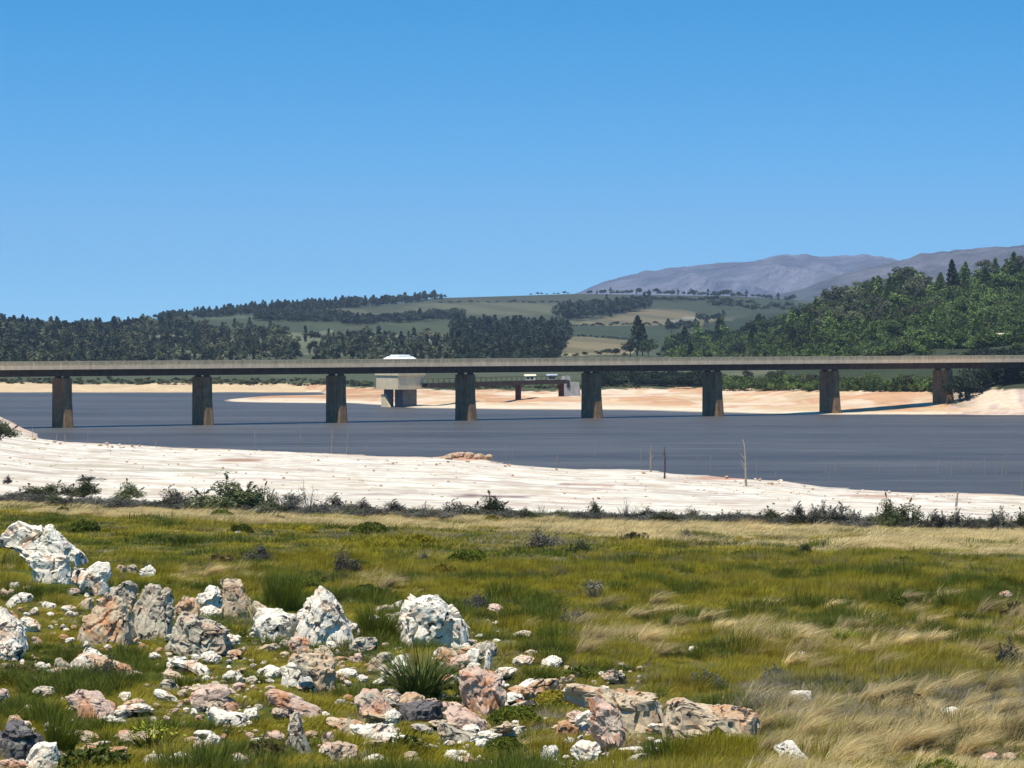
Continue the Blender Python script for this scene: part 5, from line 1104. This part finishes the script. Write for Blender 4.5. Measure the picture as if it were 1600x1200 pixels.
for i, (x, y) in enumerate([(1050, 985), (1120, 983), (1240, 990), (1000, 975), (1235, 985), (820, 1005), (870, 1000), (1430, 1085), (1500, 975)]):
    tuft_thing("green_cushion", x, y, 46, 22, GD, "dark green reed cushion dotted in the right of the field", 500, .016, .6, 1.4, .1, seed=750+i)["group"] = "dark green cushions in the field"
for i in range(60):
    while True:
        x = R.uniform(840, 1640); y = R.uniform(950, 1203)
        if x > 1180 or y < 1040: break
    tuft_thing("grass_plume", x, y, R.uniform(22, 50), R.uniform(26, 44)+(y-950)*.14, GT, "%s golden grass clump bending right, %s field, %s" % (["pale", "deep", "faded"][i % 3], "lower right" if y > 1080 else "middle right", "near the right edge" if x > 1420 else "above the grey scrub" if y < 1060 else "beside the end of the rock ridge" if x < 1300 else "right of the rock ridge"), 260, .008 if y > 1060 else .014, .3, 1.8, .85, seed=800+i, cat="grass")["group"] = "golden grass clumps at the right"
make_grass()

# ------------------------------------------------------------------ dead stems in the shallows
def stem(x, yb, h_, lean, label, group=None, thick=.10, mat=None):
    Y = CH*F/(yb-HZ); X = pX(x, Y); z = float(ground(X, Y)[0]); zb = pZ(yb, Y); zz = min(z, zb)
    if z > .05: X, Y, zb = place(x, yb, 250, 620); zz = zb
    H = h_/F*Y; q = random.Random(int(x*7)); mb = MB()
    pts = [(0, 0, zz-zb-.3)]+[(lean*H*t_+q.uniform(-.02, .02)*H, 0, H*t_) for t_ in (.3, .6, .85, 1.)]
    mb.tube(pts, [thick, thick*.9, thick*.7, thick*.5, thick*.3], 6)
    for k in range(3 if h_ > 25 else 1):
        t_ = q.uniform(.35, .8); sg_ = q.choice((-1, 1)); mb.tube([(lean*H*t_, 0, H*t_), (lean*H*t_+sg_*H*.10, 0, H*(t_+.12))], [thick*.4, thick*.15], 5)
    o = mb.build("dead_tree", mat or M_deadw, None, loc=(X, Y, zb)); return tag(o, label, "dead tree", group)
stem(1166, 760, 74, -.06, "tallest bare dead trunk standing at the near waterline", None, .11)
stem(1017, 737, 42, .02, "pale bare trunk left of a darker one at the near waterline", None, .13)
stem(1038, 748, 50, .0, "dark thin dead trunk right of the pale one at the waterline", None, .09, M_bark)
stem(1493, 798, 26, .15, "short dead stump with a bent top on the sand at the right", None, .10)
for x, yb, h_ in [(88, 690, 14), (102, 692, 14), (137, 693, 22), (398, 702, 36), (470, 706, 46), (518, 709, 40), (541, 710, 44), (520, 705, 20), (50, 686, 20), (572, 711, 18), (790, 716, 24), (800, 718, 18), (842, 712, 16), (870, 726, 16), (931, 712, 24), (872, 722, 14), (1001, 722, 24), (1091, 738, 30), (1110, 738, 28), (752, 707, 14), (1182, 742, 26), (1212, 745, 12), (1295, 752, 24), (1290, 740, 14), (1305, 738, 16), (1368, 738, 24), (1374, 738, 14), (1310, 735, 18), (1445, 742, 22), (1465, 740, 22), (1487, 742, 26), (1508, 738, 24), (1520, 740, 26), (1540, 742, 28), (1566, 745, 30), (1572, 747, 46), (1556, 745, 20), (1596, 765, 26), (1408, 768, 9), (1430, 736, 16), (244, 700, 12), (203, 695, 10)]:
    stem(x, yb, h_, J(.08), "thin drowned stem standing in the shallow water near the shore", "drowned stems in the shallows", R.uniform(.03, .05))

# ------------------------------------------------------------------ haze
m = bpy.data.materials.new("haze_material"); m.use_nodes = True; t = m.node_tree; t.nodes.clear()
mo = t.nodes.new("ShaderNodeOutputMaterial"); pv = t.nodes.new("ShaderNodeVolumePrincipled")
pv.inputs["Color"].default_value = (.62, .78, 1.0, 1); pv.inputs["Density"].default_value = 5.8e-5; pv.inputs["Anisotropy"].default_value = 0.0
t.links.new(pv.outputs[0], mo.inputs["Volume"])
mb = MB().box(-6800, 6800, -400, 13200, -5, 420)
o = mb.build("haze", m); tag(o, kind="stuff")
